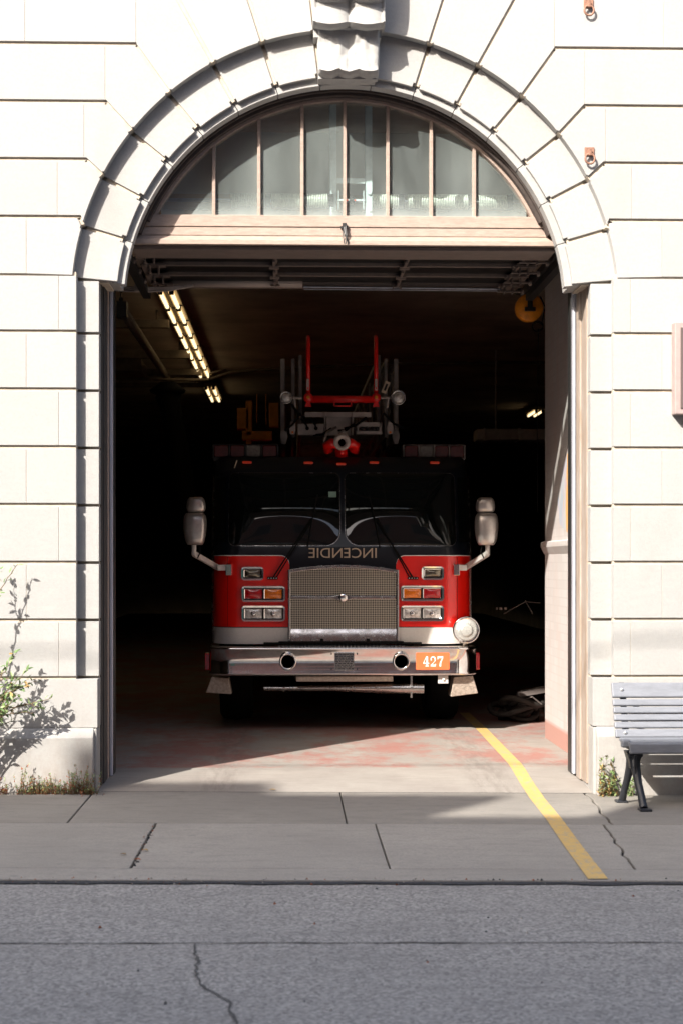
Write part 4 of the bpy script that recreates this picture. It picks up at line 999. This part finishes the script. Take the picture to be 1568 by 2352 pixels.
for a, b in (((690, 950), (655, 990)), ((880, 950), (925, 985)), ((700, 960), (670, 930)), ((760, 985), (720, 1000)), ((812, 975), (776, 990)), ((840, 960), (790, 985))):
    o = MB(); (xa_, za), (xb_, zb) = ap(*a), ap(*b); o.tube([(xa_, YA - .05, za), ((xa_ + xb_) / 2, YA - .10, (za + zb) / 2 - .03), (xb_, YA - .06, zb)], .012, 6)
    o.build('hydraulic_hose', rubber, TRK)
# water monitor
x_, z_ = px(785, 1016, TY + .22); Ym = TY + .22
o = MB(); o.smooth = True; o.lathe([(.05, .30), (.055, .12), (.07, .06), (.078, 0), (.080, -.03), (.060, -.04), (.040, -.03), (.032, .05), (.001, .05)], (x_, Ym, z_), 'y', 28); mon = o.build('water_monitor', greyl, TRK)
o = MB(); o.lathe([(.034, .03), (.001, .03)], (x_, Ym, z_), 'y', 16); o.build('nozzle_bore', blackm, mon)
o = MB(); o.smooth = True
for sg in (-1, 1):
    o.tube([(x_ + sg * .02, Ym + .15, z_ - .02), (x_ + sg * .10, Ym + .13, z_ + .0), (x_ + sg * .145, Ym + .16, z_ - .01), (x_ + sg * .12, Ym + .2, z_ - .07)], [.04, .05, .035, .05], 12)
o.tube([(x_, Ym + .2, z_ - .02), (x_, Ym + .22, z_ - .14)], .06, 14); o.tube([(x_, Ym + .16, z_ - .03), (x_, Ym + .1, z_ - .11)], .03, 10); o.build('monitor_body', redlad, mon)
o = MB(); o.smooth = True; o.tube([(x_ - .03, Ym + .1, z_ + .09), (x_ + .02, Ym + .1, z_ + .12), (x_ + .06, Ym + .12, z_ + .07)], .012, 8); o.tube([(x_ - .17, Ym + .12, z_ + .02), (x_ - .14, Ym + .12, z_ + .1), (x_ - .05, Ym + .2, z_ + .16)], .014, 8); o.build('monitor_pipes', greym, mon)

# ------------------------------------------------------------------ things hung and stood inside
def ray(x, y, Y): a, z = px(x, y, Y); return (a, Y, z)
# fluorescent strip: fixtures in a row along the bay
FX, FZ = -1.36, 4.62
F0 = None
def fixture():
    t = thing('fluorescent_light', (FX, 6.3, FZ), 'lit twin tube strip light nearest the door on the left', 'ceiling light', 'twin tube strip lights along the left of the bay')
    o = MB(); o.box(FX - .115, FX + .115, 6.32, 7.46, FZ + .03, FZ + .09); 
    o.box(FX - .025, FX + .025, 6.32, 7.46, FZ + .0, FZ + .03); o.build('housing', fixt, t)
    for s_ in (-1, 1): o = MB(); o.smooth = True; o.tube([(FX + s_ * .062, 6.36, FZ + .0), (FX + s_ * .062, 7.42, FZ + .0)], .022, 10); o.build('tube', tube_l, t)
    for y in (6.33, 7.43):
        for s_ in (-1, 1): o = MB(); o.box(FX + s_ * .062 - .026, FX + s_ * .062 + .026, y, y + .03, FZ - .03, FZ + .03); o.build('socket', blackm, t)
    for y in (6.6, 7.2): o = MB(); o.tube([(FX, y, FZ + .09), (FX, y, 4.765)], .006, 5); o.build('hanger_rod', blackm, t)
    return t
F0 = fixture()
names = ['second lit twin tube strip light from the door on the left', 'third lit twin tube strip light from the door on the left', 'fourth lit twin tube strip light from the door, beside the third crossbeam', 'fifth lit twin tube strip light from the door on the left', 'sixth lit twin tube strip light from the door, above the exhaust hose', 'seventh lit twin tube strip light, just before the gap in the row', 'lit twin tube strip light beyond the gap in the row', 'farthest lit twin tube strip light at the low end of the left row']
for i, nm in enumerate(names):
    k = i + 1; dy = 1.2 * k + (1.6 if i >= 6 else 0); dup(F0, (0, dy, 0), nm)
r0 = dup(F0, (6.24, 14.1, 0), 'lit twin tube strip light half hidden behind the right brick pier')
r0['group'] = 'twin tube strip lights along the left of the bay'
# crossbeams and hose rail
for i, (Y, q0, q1, p1) in enumerate(((8.5, 733, 752, 388), (11.5, 803, 822, 437), (13.7, 846, 861, 462), (15.5, 878, 888, 470))):
    a, zt_ = px(150, q0, Y); b, zb_ = px(p1, q1, Y); o = MB(); zc = (zt_ + zb_) / 2
    o.box(-5.9, b, Y, Y + .12, zb_, zc - .008); o.box(-5.9, b, Y, Y + .06, zc - .008, zc + .008); o.box(-5.9, b, Y, Y + .12, zc + .008, zt_)
    for x in (b - .15, b - 1.4): o.tube([(x, Y + .06, zt_), (x, Y + .06, 4.765)], .015, 6)
    tag(o.build('strut_beam', woodbeam), ['dusty slotted strut nearest the door, hung left of the strip lights', 'second slotted strut from the door, above the hanging box', 'third slotted strut from the door, level with the hanging box', 'farthest slotted strut, lying just above the exhaust hose bell'][i], 'beam', 'slotted struts hung across the left of the bay')
t = thing('hose_rail', (-1.9, 4, 4.4), 'long round rail hung by a chain, running back above the left of the bay', 'rail')
A = Vector(ray(283, 715, 5.0)); B = Vector(ray(384, 866, 14.5)); o = MB(); o.tube([A, B], .055, 12); o.build('rail', woodbeam, t)
o = MB()
for i in range(7): o.lathe([(.018, -.006), (.024, 0), (.018, .006)], (A.x - .01, A.y - .1, A.z + .06 + i * .045), 'y' if i % 2 else 'x', 10)
o.box(A.x - .05, A.x + .05, A.y - .15, A.y + .02, A.z - .08, A.z + .08); o.box(A.x - .04, A.x + .04, A.y - .12, A.y, A.z + .30, 4.765); o.build('chain', blackm, t)
t = thing('exhaust_hose', ray(410, 1200, 13.5), 'black ribbed exhaust hose hanging from a round bell on the left', 'hose')
o = MB(); o.smooth = True; bx, by, bz = ray(386, 893, 13.5); o.lathe([(.12, .10), (.20, .03), (.28, -.02), (.26, -.06), (.14, -.10)], (bx, by, bz), 'z', 24); o.build('bell', rubber, t)
o = MB(); o.smooth = True; pts = []; rr = []
h0, h1 = Vector(ray(386, 905, 13.5)), Vector(ray(432, 1230, 13.2))
for i in range(121): f = i / 120; p = h0.lerp(h1, f); p.x += .05 * math.sin(f * 3); pts.append(p); rr.append((.155 if f > .1 else .155 + .04 * (1 - f * 10)) + (.012 if i % 2 else -.008))
o.tube(pts, rr, 16); o.build('hose', rubber, t)
t = None
a, zt_ = px(180, 822, 12); b, zb_ = px(323, 850, 12); o = MB(); o.box(a, b, 12, 13.2, zb_, zt_); o.box(a - .01, b + .02, 11.98, 12.0, zb_ - .02, zt_ + .005)
tag(o.build('hanging_box', woodbeam, bevel=.01), 'dusty square box hung between the struts on the left', 'box')
a = ray(480, 850, 12.5); o = MB(); o.smooth = True
o.tube([ray(262, 868, 13), ray(400, 872, 13), ray(478, 873, 13), ray(530, 855, 13), ray(640, 846, 13), ray(900, 836, 13), ray(1250, 832, 13)], .022, 6); o.tube([ray(482, 872, 12.9), ray(482, 858, 12.9), ray(520, 848, 12.9)], .015, 6)
tag(o.build('overhead_cable', woodbeam), 'grey cable sagging across the ceiling beyond the strip lights', 'cable')
# cords just inside the door on the left
o = MB(); o.smooth = True
for dz in (0, -.02, -.045): o.tube([ray(262, 658 - dz * 200, 2.4), ray(330, 661 - dz * 200, 2.4), ray(390, 660 - dz * 150, 2.4), ray(445, 654 - dz * 60, 2.4)], .009, 6)
o.smooth = False; o.box(ray(310, 655, 2.38)[0], ray(322, 655, 2.38)[0], 2.33, 2.42, ray(310, 670, 2.38)[2], ray(310, 655, 2.38)[2])
tag(o.build('door_cords', greyl), 'bundle of grey cords behind the left end of the door lintel', 'cords')
# orange cable reel
c = Vector(ray(1215, 706, 3.4)); t = thing('cable_reel', c, 'round orange cable reel hung from a black bracket at the upper right', 'cable reel')
o = MB(); o.smooth = True; o.lathe([(.02, .10), (.12, .10), (.128, .09), (.128, .0), (.120, -.012), (.03, -.02)], c, 'y', 36); o.build('drum', orange_r, t)
o = MB(); o.box(c.x - .022, c.x + .022, c.y - .05, c.y - .025, c.z - .02, c.z + .20); o.box(c.x - .05, c.x + .05, c.y - .055, c.y - .022, c.z - .04, c.z - .005); o.box(c.x - .12, c.x + .06, c.y - .05, c.y + .1, c.z + .13, c.z + .17); o.box(c.x - .03, c.x + .03, c.y - .03, c.y + .06, c.z + .17, 4.765); o.build('bracket', blackm, t)
o = MB(); o.smooth = True; pts = []
for i in range(40): a = i / 39 * 2 * math.pi * 1.6; pts.append((c.x + .07 + .05 * math.sin(a), c.y - .03, c.z - .17 - .02 * i / 39 - .045 * math.cos(a)))
o.tube(pts, .005, 5); o.tube([(c.x + .1, c.y, c.z + .1), (c.x + .14, c.y - .03, c.z), (c.x + .11, c.y - .03, c.z - .14)], .006, 5)
o.tube([(c.x + .08, c.y - .02, c.z - .2), (c.x + .07, c.y, c.z - 1.0), (c.x + .075, c.y, c.z - 1.9)], .0035, 5); o.build('cord', rubber, t)
# yellow equipment beyond the cab on the left
yel = mat('yellow_equipment', (.50, .20, .02), .6, var=.3, vscale=5)
o = MB(); Y = 9.5
for p0, p1, q0, q1 in ((545, 572, 937, 985), (565, 579, 920, 1000), (589, 591, 905, 970), (610, 612, 905, 975), (618, 640, 925, 980)):
    a, b = ray(p0, q0, Y), ray(p1, q1, Y); o.box(a[0], b[0], Y, Y + .3, b[2], a[2])
a, b = ray(556, 990, Y), ray(625, 1010, Y); o.box(a[0], b[0], Y, Y + .3, b[2], a[2]); o.box(a[0] + .05, a[0] + .12, Y + .02, Y + .2, .06, a[2])
tag(o.build('yellow_rack', yel, bevel=.008), 'dim yellow rack standing left of the ladder rails', 'rack')
# clutter along the right-hand side
random.seed(11)
c = Vector(ray(1190, 1600, 4.7)); c.z = .06; t = thing('hose_pile', c, 'dark pile of hoses and bags with a red tag beside the right pier', 'pile')
o = MB(); o.smooth = True
for k in range(7):
    pts = []; r_ = random.uniform(.12, .26); zc = .03 + .03 * k; ox, oy = random.uniform(-.08, .08), random.uniform(-.1, .1)
    for i in range(25): a = i / 24 * 2 * math.pi; pts.append((c.x + ox + r_ * math.cos(a), c.y + oy + r_ * .9 * math.sin(a), .06 + zc + .04 * math.sin(a * 2 + k)))
    o.tube(pts, .028, 7)
o.build('hose', mat('dull_hose', (.03, .024, .02), .7, var=.4, vscale=20), t)
o = MB(); o.obox((c.x - .1, c.y - .2, .30), (.11, .02, .03), Matrix.Rotation(R(12), 3, 'Y')); o.build('red_tag', redlad, t)
o = MB(); o.obox((c.x + .12, c.y - .1, .36), (.3, .2, .05), Matrix.Rotation(R(-10), 3, 'Y')); o.tube([(c.x, c.y - .2, .28), (c.x + .1, c.y - .25, .32), (c.x + .2, c.y - .22, .24)], .008, 6); o.build('grey_bag', mat('dull_bag', (.12, .10, .09), .8), t, bevel=.02)
o = MB(); o.smooth = True; o.tube([ray(1155, 1410, 5), ray(1205, 1382, 5), ray(1240, 1385, 5)], .004, 5); o.tube([ray(1205, 1380, 5), ray(1222, 1410, 5)], .004, 5); o.smooth = False
for p, w_ in ((1140, 3), (1149, 7), (1160, 6)): a = ray(p, 1398, 5); o.box(a[0] - w_ * .002, a[0] + w_ * .002, 5, 5.03, a[2] - .012, a[2] + .012)

tag(o.build('loose_wire', greyl), 'thin pale cords with small clips in the dark beyond the right headlight', 'cords')

o = MB(); (a0, _, z1_), (a1, _, z0_) = ray(1095, 985, 12), ray(1252, 1010, 12); o.box(a0, a1 + 3, 12, 12.5, z0_, z1_)
for k in range(5): o.box(a0 + .1 + k * .5, a0 + .13 + k * .5, 11.98, 12.52, z0_ - .015, z1_ + .015)
o.tube([(a0 + .3, 12.25, z1_), (a0 + .3, 12.25, 4.765)], .012, 6)
tag(o.build('air_duct', greyl, bevel=.01), 'dim grey duct across the dark back of the bay, right of the cab roof', 'duct')

# ------------------------------------------------------------------ street furniture and fixtures
t = thing('park_bench', (3.2, -.5, gz(3.2)), 'grey slatted bench with black cast iron legs against the right pier', 'bench')
X0, X1 = 2.262, 4.15; by0 = -.22
def board(z0, z1, yc0, yc1, th, name='back_slat', xo=0):
    """a board leaning back: yc0 at z0, yc1 at z1"""
    o = MB(); d = Vector((0, yc1 - yc0, z1 - z0)); n_ = Vector((0, -d.z, d.y)).normalized() * th
    v = []
    for x in (X0 + xo, X1 - xo): v += [(x, yc0, z0), (x, yc1, z1), (x, yc1 - n_.y, z1 - n_.z), (x, yc0 - n_.y, z0 - n_.z)]
    o.add(v, [(0, 1, 2, 3), (7, 6, 5, 4), (0, 4, 5, 1), (1, 5, 6, 2), (2, 6, 7, 3), (3, 7, 4, 0)]); return o.build(name, bench_m, t, bevel=.008)
def yb(z): return -.42 + (z - .44) * .42
for z0, z1 in ((.705, .805), (.648, .692), (.598, .640), (.548, .590), (.498, .540)): board(z0, z1, yb(z0), yb(z1), .03, xo=(.8 - z0) * -.0)
board(.435, .49, yb(.435), yb(.49), .03)
for k in range(3):
    o = MB(); o.box(X0 + .02, X1 - .02, -.765 + .118 * k, -.765 + .118 * k + .105, .405, .435)
    o.build('seat_slat', bench_m, t, bevel=.012, seg=3)
o = MB(); o.box(X0 + .02, X1 - .02, -.80, -.77, .36, .432); o.build('seat_front_board', bench_m, t, bevel=.012, seg=3)
for bx in (X0 + .07, X0 + .07 + 1.66):
    for z in (.755, .465): o = MB(); o.lathe([(.012, 0), (.012, -.006), (.006, -.01)], (bx + .0, yb(z) - .002 - (0), z), 'y', 12); ob = o.build('bolt', bolt_m, t)
def leg(x):
    g = gz(x); o = MB(); o.smooth = True
    f = [(x + .005, -.62, .33), (x + .010, -.65, .24), (x + .018, -.69, .15), (x + .028, -.74, .07), (x + .032, -.80, g + .012)]
    b = [(x - .002, -.58, .33), (x - .010, -.55, .24), (x - .022, -.51, .15), (x - .034, -.47, .07), (x - .040, -.43, g + .012)]
    o.tube(f, [.042, .034, .028, .027, .030], 8); o.tube(b, [.040, .031, .026, .025, .028], 8); o.smooth = False
    o.prism([(x - .055, .36), (x + .062, .36), (x + .040, .30), (x + .030, .24), (x - .026, .24), (x - .036, .30)], -.66, -.54)
    o.prism([(x - .008, .34), (x + .012, .34), (x + .012, .20), (x - .008, .20)], -.69, -.66)
    o.prism([(-.60, .403), (-.34, .403), (-.34, .36), (-.60, .36)], x - .02, x + .02, 'yz'); o.prism([(yb(.40) + .036, .404), (yb(.8) + .036, .80), (yb(.8) + .07, .80), (yb(.40) + .09, .404)], x - .02, x + .02, 'yz')
    o.box(x - .005, x + .075, -.87, -.77, g, g + .016); o.box(x - .085, x - .005, -.46, -.38, g, g + .016)
    o.lathe([(.011, 0), (.011, -.012)], (x + .045, -.66, .335), 'y', 10); o.lathe([(.011, 0), (.011, -.012)], (x - .035, -.66, .335), 'y', 10)
    return o.build('leg', iron, t, bevel=.004)
leg(2.345); leg(4.0)
o = MB(); o.prism(rrect(-.74, -.68, .395, .45, .015), X0 - .02, X0 + .04, 'yz'); o.build('seat_end_cap', bench_m, t, bevel=.01)
# mooring-style rings on the wall
def wring(x, z, label):
    t = thing('wall_ring', (x, 0, z), label, 'wall ring', 'iron rings fixed to the right of the arch')
    o = MB(); o.box(x - .035, x + .035, -.012, .0, z + .0, z + .06); o.box(x - .012, x + .012, -.04, -.012, z - .005, z + .04); o.build('plate', rustm, t, bevel=.003)
    o = MB(); o.smooth = True; pts = [(x + .034 * math.sin(a), -.032, z - .028 + .036 * math.cos(a)) for a in [2 * math.pi * i / 24 for i in range(25)]]; o.tube(pts, .0075, 8, cap=False); o.build('ring', rustm, t)
    return t
a, b = px(1350, 18, 0); wring(a, b, 'upper rusty ring and plate at the top right of the stone front')
a, b = px(1352, 358, 0); wring(a, b, 'lower rusty ring and plate beside the arch on the right')
# wall box cut by the picture edge
t = thing('wall_box', (3.0, -.05, 3.05), 'brown framed box fixed to the stone wall at the right edge', 'sign box')
a, zt_ = px(1548, 740, -.1); _, zb_ = px(1548, 951, -.1)
o = MB(); o.box(a, a + .55, -.11, 0, zb_, zt_); o.build('case', box_m, t, bevel=.006)
o = MB(); o.box(a + .04, a + .51, -.118, -.1105, zb_ + .04, zt_ - .04); o.build('panel', mat('dark_brown_panel', (.12, .09, .085), .4), t)

# ------------------------------------------------------------------ plants
def leafshape(mb, p, d, up, L, w_):
    d = d.normalized(); s_ = d.cross(up).normalized(); up = s_.cross(d)
    pts = [p, p + d * L * .3 + s_ * w_ * .5 + up * w_ * .12, p + d * L * .62 + s_ * w_ * .42 + up * w_ * .1, p + d * L - up * L * .06, p + d * L * .62 - s_ * w_ * .42 + up * w_ * .1, p + d * L * .3 - s_ * w_ * .5 + up * w_ * .12, p + d * L * .45]
    mb.add(pts, [(0, 1, 6), (1, 2, 6), (2, 3, 6), (3, 4, 6), (4, 5, 6), (5, 0, 6)])
def rv3(): return Vector((random.uniform(-1, 1), random.uniform(-1, 1), random.uniform(-1, 1)))
def shrub(t, stems, foliage_mats, L=.045, wd=.02, step=.022, splay=.8):
    st = MB(); lf = MB()
    for pts, r0 in stems:
        pts = [Vector(p) for p in pts]; fine = []
        for i in range(len(pts) - 1):
            for k in range(8): fine.append(pts[i].lerp(pts[i + 1], k / 8) + rv3() * .006)
        fine.append(pts[-1]); n = len(fine); st.tube(fine, [r0 * (1 - .75 * i / n) for i in range(n)], 5)
        for i in range(int(n * .18), n):
            d = (fine[min(i + 1, n - 1)] - fine[max(i - 1, 0)]).normalized(); seg = (fine[min(i + 1, n - 1)] - fine[i]).length
            for _ in range(max(1, int(seg / step))):
                q = (d * .5 + rv3() * splay).normalized(); q.y -= .0; lf.m = random.choices(range(len(foliage_mats)), [4, 3, .35, .15][:len(foliage_mats)])[0]
                leafshape(lf, fine[i] + rv3() * .008 + d * seg * random.random(), q, (Vector((0, -.3, 1)) + rv3() * .5), L * random.uniform(.6, 1.15), wd * random.uniform(.8, 1.15))
    st.build('stems', stem_m, t); lf.build('foliage', foliage_mats, t, recalc=False)
random.seed(21)
t = thing('shrub', (-2.55, -.38, gz(-2.5)), 'leafy green shrub reaching in from the left edge in front of the wall', 'shrub')
base = Vector((-2.55, -.38, .02)); stems = []
def branch(p, q, sag=.1, r0=.008, sub=0, k=3):
    p, q = Vector(p), Vector(q); m1 = p.lerp(q, .5) + Vector((0, 0, sag)); pts = [p, p.lerp(m1, .5) + rv3() * .02 + Vector((0, 0, sag * .3)), m1, m1.lerp(q, .5) + Vector((0, 0, sag * .25)) + rv3() * .02, q]; stems.append((pts, r0))
    for _ in range(sub):
        a = pts[random.choice((2, 3))].lerp(pts[4], random.random() * .6); e = a + (q - p).normalized() * random.uniform(.12, .28) + Vector((random.uniform(-.12, .12), random.uniform(-.1, .1), random.uniform(-.14, .16))); stems.append(([a, a.lerp(e, .5) + rv3() * .02, e], r0 * .5))
tips = [(-1.67, -.20, .70), (-1.78, -.22, .60), (-1.82, -.2, .80), (-1.84, -.20, .66), (-1.88, -.26, .70), (-1.93, -.22, .54), (-1.96, -.25, .84), (-1.98, -.22, .64), (-2.02, -.28, .74), (-1.92, -.12, 1.64), (-2.08, -.2, 1.05), (-2.15, -.28, .62), (-2.3, -.3, .8), (-2.7, -.4, .9), (-2.9, -.5, .7)]
for i, q in enumerate(tips): branch(base + rv3() * .05, q, .10 + .12 * random.random(), .009, 2 if q[2] < 1 and q[0] > -2.15 else 1)
shrub(t, stems, [leafg, leaf2, leafy], L=.050, wd=.021, step=.032)
def weeds(name, label, x0, x1, y, h, n, mats, weights, z0=0, seed=1, spread=.06, cat='weeds', L=.02, upright=.5):
    random.seed(seed); t = thing(name, ((x0 + x1) / 2, y, gz(x0)), label, cat); st = MB(); lf = MB()
    for _ in range(n):
        x = random.uniform(x0, x1); u = (x - x0) / (x1 - x0); hh = h * (random.random() ** 1.6) * (.25 + .75 * min(1, abs(mnoise.noise(Vector((x * 7, seed, 0)))) * 4)) + .025
        p = Vector((x, y + random.uniform(-spread, spread * .4), gz(x) - .002)); q = p + Vector((random.uniform(-.5, .5) * hh * upright, random.uniform(-.4, .2) * hh, hh)); mid_ = p.lerp(q, .5) + rv3() * hh * .1
        st.tube([p, mid_, q], [.0016, .0012, .0006], 4)
        for k in range(int(4 + hh * 90)):
            f = random.random(); c_ = p.lerp(q, f); lf.m = random.choices(range(len(mats)), weights)[0]
            if f < .35 and len(mats) > 2 and random.random() < .6: lf.m = 2
            leafshape(lf, c_ + rv3() * .006, (rv3() + Vector((0, 0, .5))).normalized(), Vector((0, 0, 1)) + rv3() * .3, L * random.uniform(.5, 1.2), L * .32)
    st.build('stems', stem_m, t); lf.build('foliage', mats, t, recalc=False); return t
weeds('weed_clump', 'red and green weeds growing along the foot of the left pier', -1.92, -1.36, -.10, .20, 260, [leafg, leaf2, leafr, leafy], [3, 3, 3, 1], seed=5, L=.022)
weeds('weed_clump', 'small rusty weed tuft at the left edge below the shrub', -2.22, -1.99, -.12, .24, 60, [leafg, leaf2, leafr, leafy], [1, 2, 3, 2], seed=6, L=.026)
weeds('weed_clump', 'tall thin green weeds between the right pier and the bench leg', 2.2, 2.34, -.09, .42, 22, [leafg, leaf2, leafy], [2, 4, 2], seed=9, L=.045, upright=.35)
weeds('weed_clump', 'sparse green weeds behind the bench leg', 2.36, 2.46, -.08, .34, 8, [leafg, leaf2], [2, 4], seed=10, L=.04, upright=.3)
random.seed(4)                                           # fallen leaves in the joints
for i, (x, y, lab) in enumerate(((-.86, -2.72, 'orange fallen leaf in the left slab joint, near the kerb'), (-.84, -2.42, 'tiny dry leaf higher up the left slab joint'), (-.15, .06, 'yellow dry leaf on the threshold left of centre'), (2.23, -.02, 'curled brown leaf at the foot of the right door jamb'), (-.95, -2.55, 'dark leaf just left of the slab joint'))):
    o = MB(); o.m = 0; leafshape(o, Vector((x, y, gz(x) + .008 + (.004 if y > 0 else 0))), Vector((1, random.uniform(-1, 1), .1)), Vector((0, 0, 1)), .05 if i != 3 else .09, .028 if i != 3 else .05)
    tag(o.build('fallen_leaf', leafr if i in (0, 3) else (leafy if i in (1, 2) else stem_m), recalc=False, solid=.002), lab, 'leaf', 'fallen leaves on the pavement')

random.seed(31)                                          # grit and crumbs lying in the gutter and the joints
o = MB()
for i in range(420):
    if i < 260: x = random.uniform(-2.6, 3.2); y = -3.28 + random.gauss(0, .035)
    elif i < 320: y = random.uniform(-2.9, -1.45); x = -.845 + random.gauss(0, .015)
    elif i < 360: x = random.uniform(-2.3, -1.2); y = -.13 + random.gauss(0, .04)
    else: x = random.uniform(-2.4, 3); y = random.uniform(-6, -3.4)
    r_ = random.uniform(.003, .009); z = gz(x) + (-.012 if y < -3.27 else .0); o.m = random.choice((0, 0, 1, 2))
    o.add([Vector((x, y, z)) + Vector(v) * r_ * random.uniform(.7, 1.3) for v in ((1, 0, 0), (-.5, .9, 0), (-.6, -.8, 0), (.1, 0, 1.1))], [(0, 1, 2), (0, 3, 1), (1, 3, 2), (2, 3, 0)])
tag(o.build('gutter_grit', [mat('pale_grit', (.42, .38, .33), .9), leafr, crackm]), kind='stuff')

# ------------------------------------------------------------------ across the street: the building that shades the road
OPB = thing('street_building', (0, -20, 0), 'brick building across the street, its roof line shading the road', 'building')
def m_brickred():
    m = mat('red_brick', (.3, .1, .07), .9); t_ = NT(m); g = t_.n('NewGeometry'); z = t_.n('SeparateXYZ'); t_.l(g.outputs['Position'], z.inputs[0]); cb = t_.n('CombineXYZ'); t_.l(z.outputs[0], cb.inputs[0]); t_.l(z.outputs[2], cb.inputs[1])
    br = t_.n('TexBrick'); br.inputs['Scale'].default_value = 1; br.inputs['Brick Width'].default_value = .22; br.inputs['Row Height'].default_value = .075; br.inputs['Mortar Size'].default_value = .008
    br.inputs['Color1'].default_value = (.33, .12, .08, 1); br.inputs['Color2'].default_value = (.26, .09, .06, 1); br.inputs['Mortar'].default_value = (.35, .3, .27, 1); t_.l(cb.outputs[0], br.inputs['Vector']); t_.l(br.outputs[0], t_.b.inputs['Base Color']); return m
brk = m_brickred(); pale = mat('dull_stone_trim', (.24, .17, .14), .8); greenp = mat('green_door_paint', (.07, .16, .11), .5); wing = mat('street_window_glass', (.13, .09, .075), .25, spec=.3)
def shadow_x(xg, zr): return xg - .70 / SZ * zr
YO = -14.0; HB = 13.88 * SZ                                   # roof line: its shadow falls along the foot of the white wall
HN = HB - .85; gap0, gap1 = shadow_x(1.18, HB - .4), shadow_x(2.30, HB - .4)
o = MB(); o.box(-38, 24, YO - 9, YO, -.3, HN); o.build('wall', brk, OPB)
for a_, b_ in ((-38, gap0), (gap1, 24)): o = MB(); o.box(a_, b_, YO - .15, YO, HN, HB); o.build('parapet', brk, OPB)
o = MB(); 
# unseen block added on the roof, sized so its shadow reaches over the threshold
for xa_, xb_, dz in ((-1.25, -.10, .45),):
    z = HB + dz; o.box(shadow_x(xa_, z), shadow_x(xb_, z), YO - .8, YO - .002, HB - .01, z)
o.build('roof_shade_block', brk, OPB)
# unseen parapet gap, shaped to let a patch of sun on to the pavement
o = MB()
o.box(-38.2, gap0, YO - .16, YO + .0, HB - .001, HB + .02); o.build('coping', pale, OPB)
for i in range(16):
    for j in range(3):
        x = -36 + i * 3.7; z = 1.2 + j * 3.6 if j else .9
        wf = MB(); wf.box(x - .75, x + .75, YO + .005, YO + .06, z - .12, z + (2.1 if j else 2.3)); f_ = wf.build('window', pale, OPB)
        wf = MB(); wf.box(x - .62, x + .62, YO + .062, YO + .068, z + .02, z + (1.98 if j else 2.18)); wf.build('pane', wing, f_)
o = MB(); o.box(-3.2, -1.2, YO + .01, YO + .1, 0, 3.0); o.box(4.4, 6.6, YO + .01, YO + .1, 0, 3.0); o.build('door', greenp, OPB)
o = MB(); o.box(-38, 24, YO + .0, YO + 1.8, -.03, .09); tag(o.build('far_sidewalk', walk_m), kind='structure')
# overhead wires along the street; their soft shadows cross the threshold
def wire(Y, z0, z1, r, lab):
    o = MB(); pts = []
    for i in range(41): f = i / 40; x = -26 + 46 * f; pts.append((x, Y, z0 + (z1 - z0) * f - .7 * math.sin(f * math.pi)))
    o.tube(pts, r, 6); tag(o.build('utility_wire', rubber), lab, 'wire')
wire(-8.6, 8.6, 9.8, .012, 'thin black wire strung above the street')

for ob in bpy.data.objects:
    if '_o' in ob.keys(): del ob['_o']
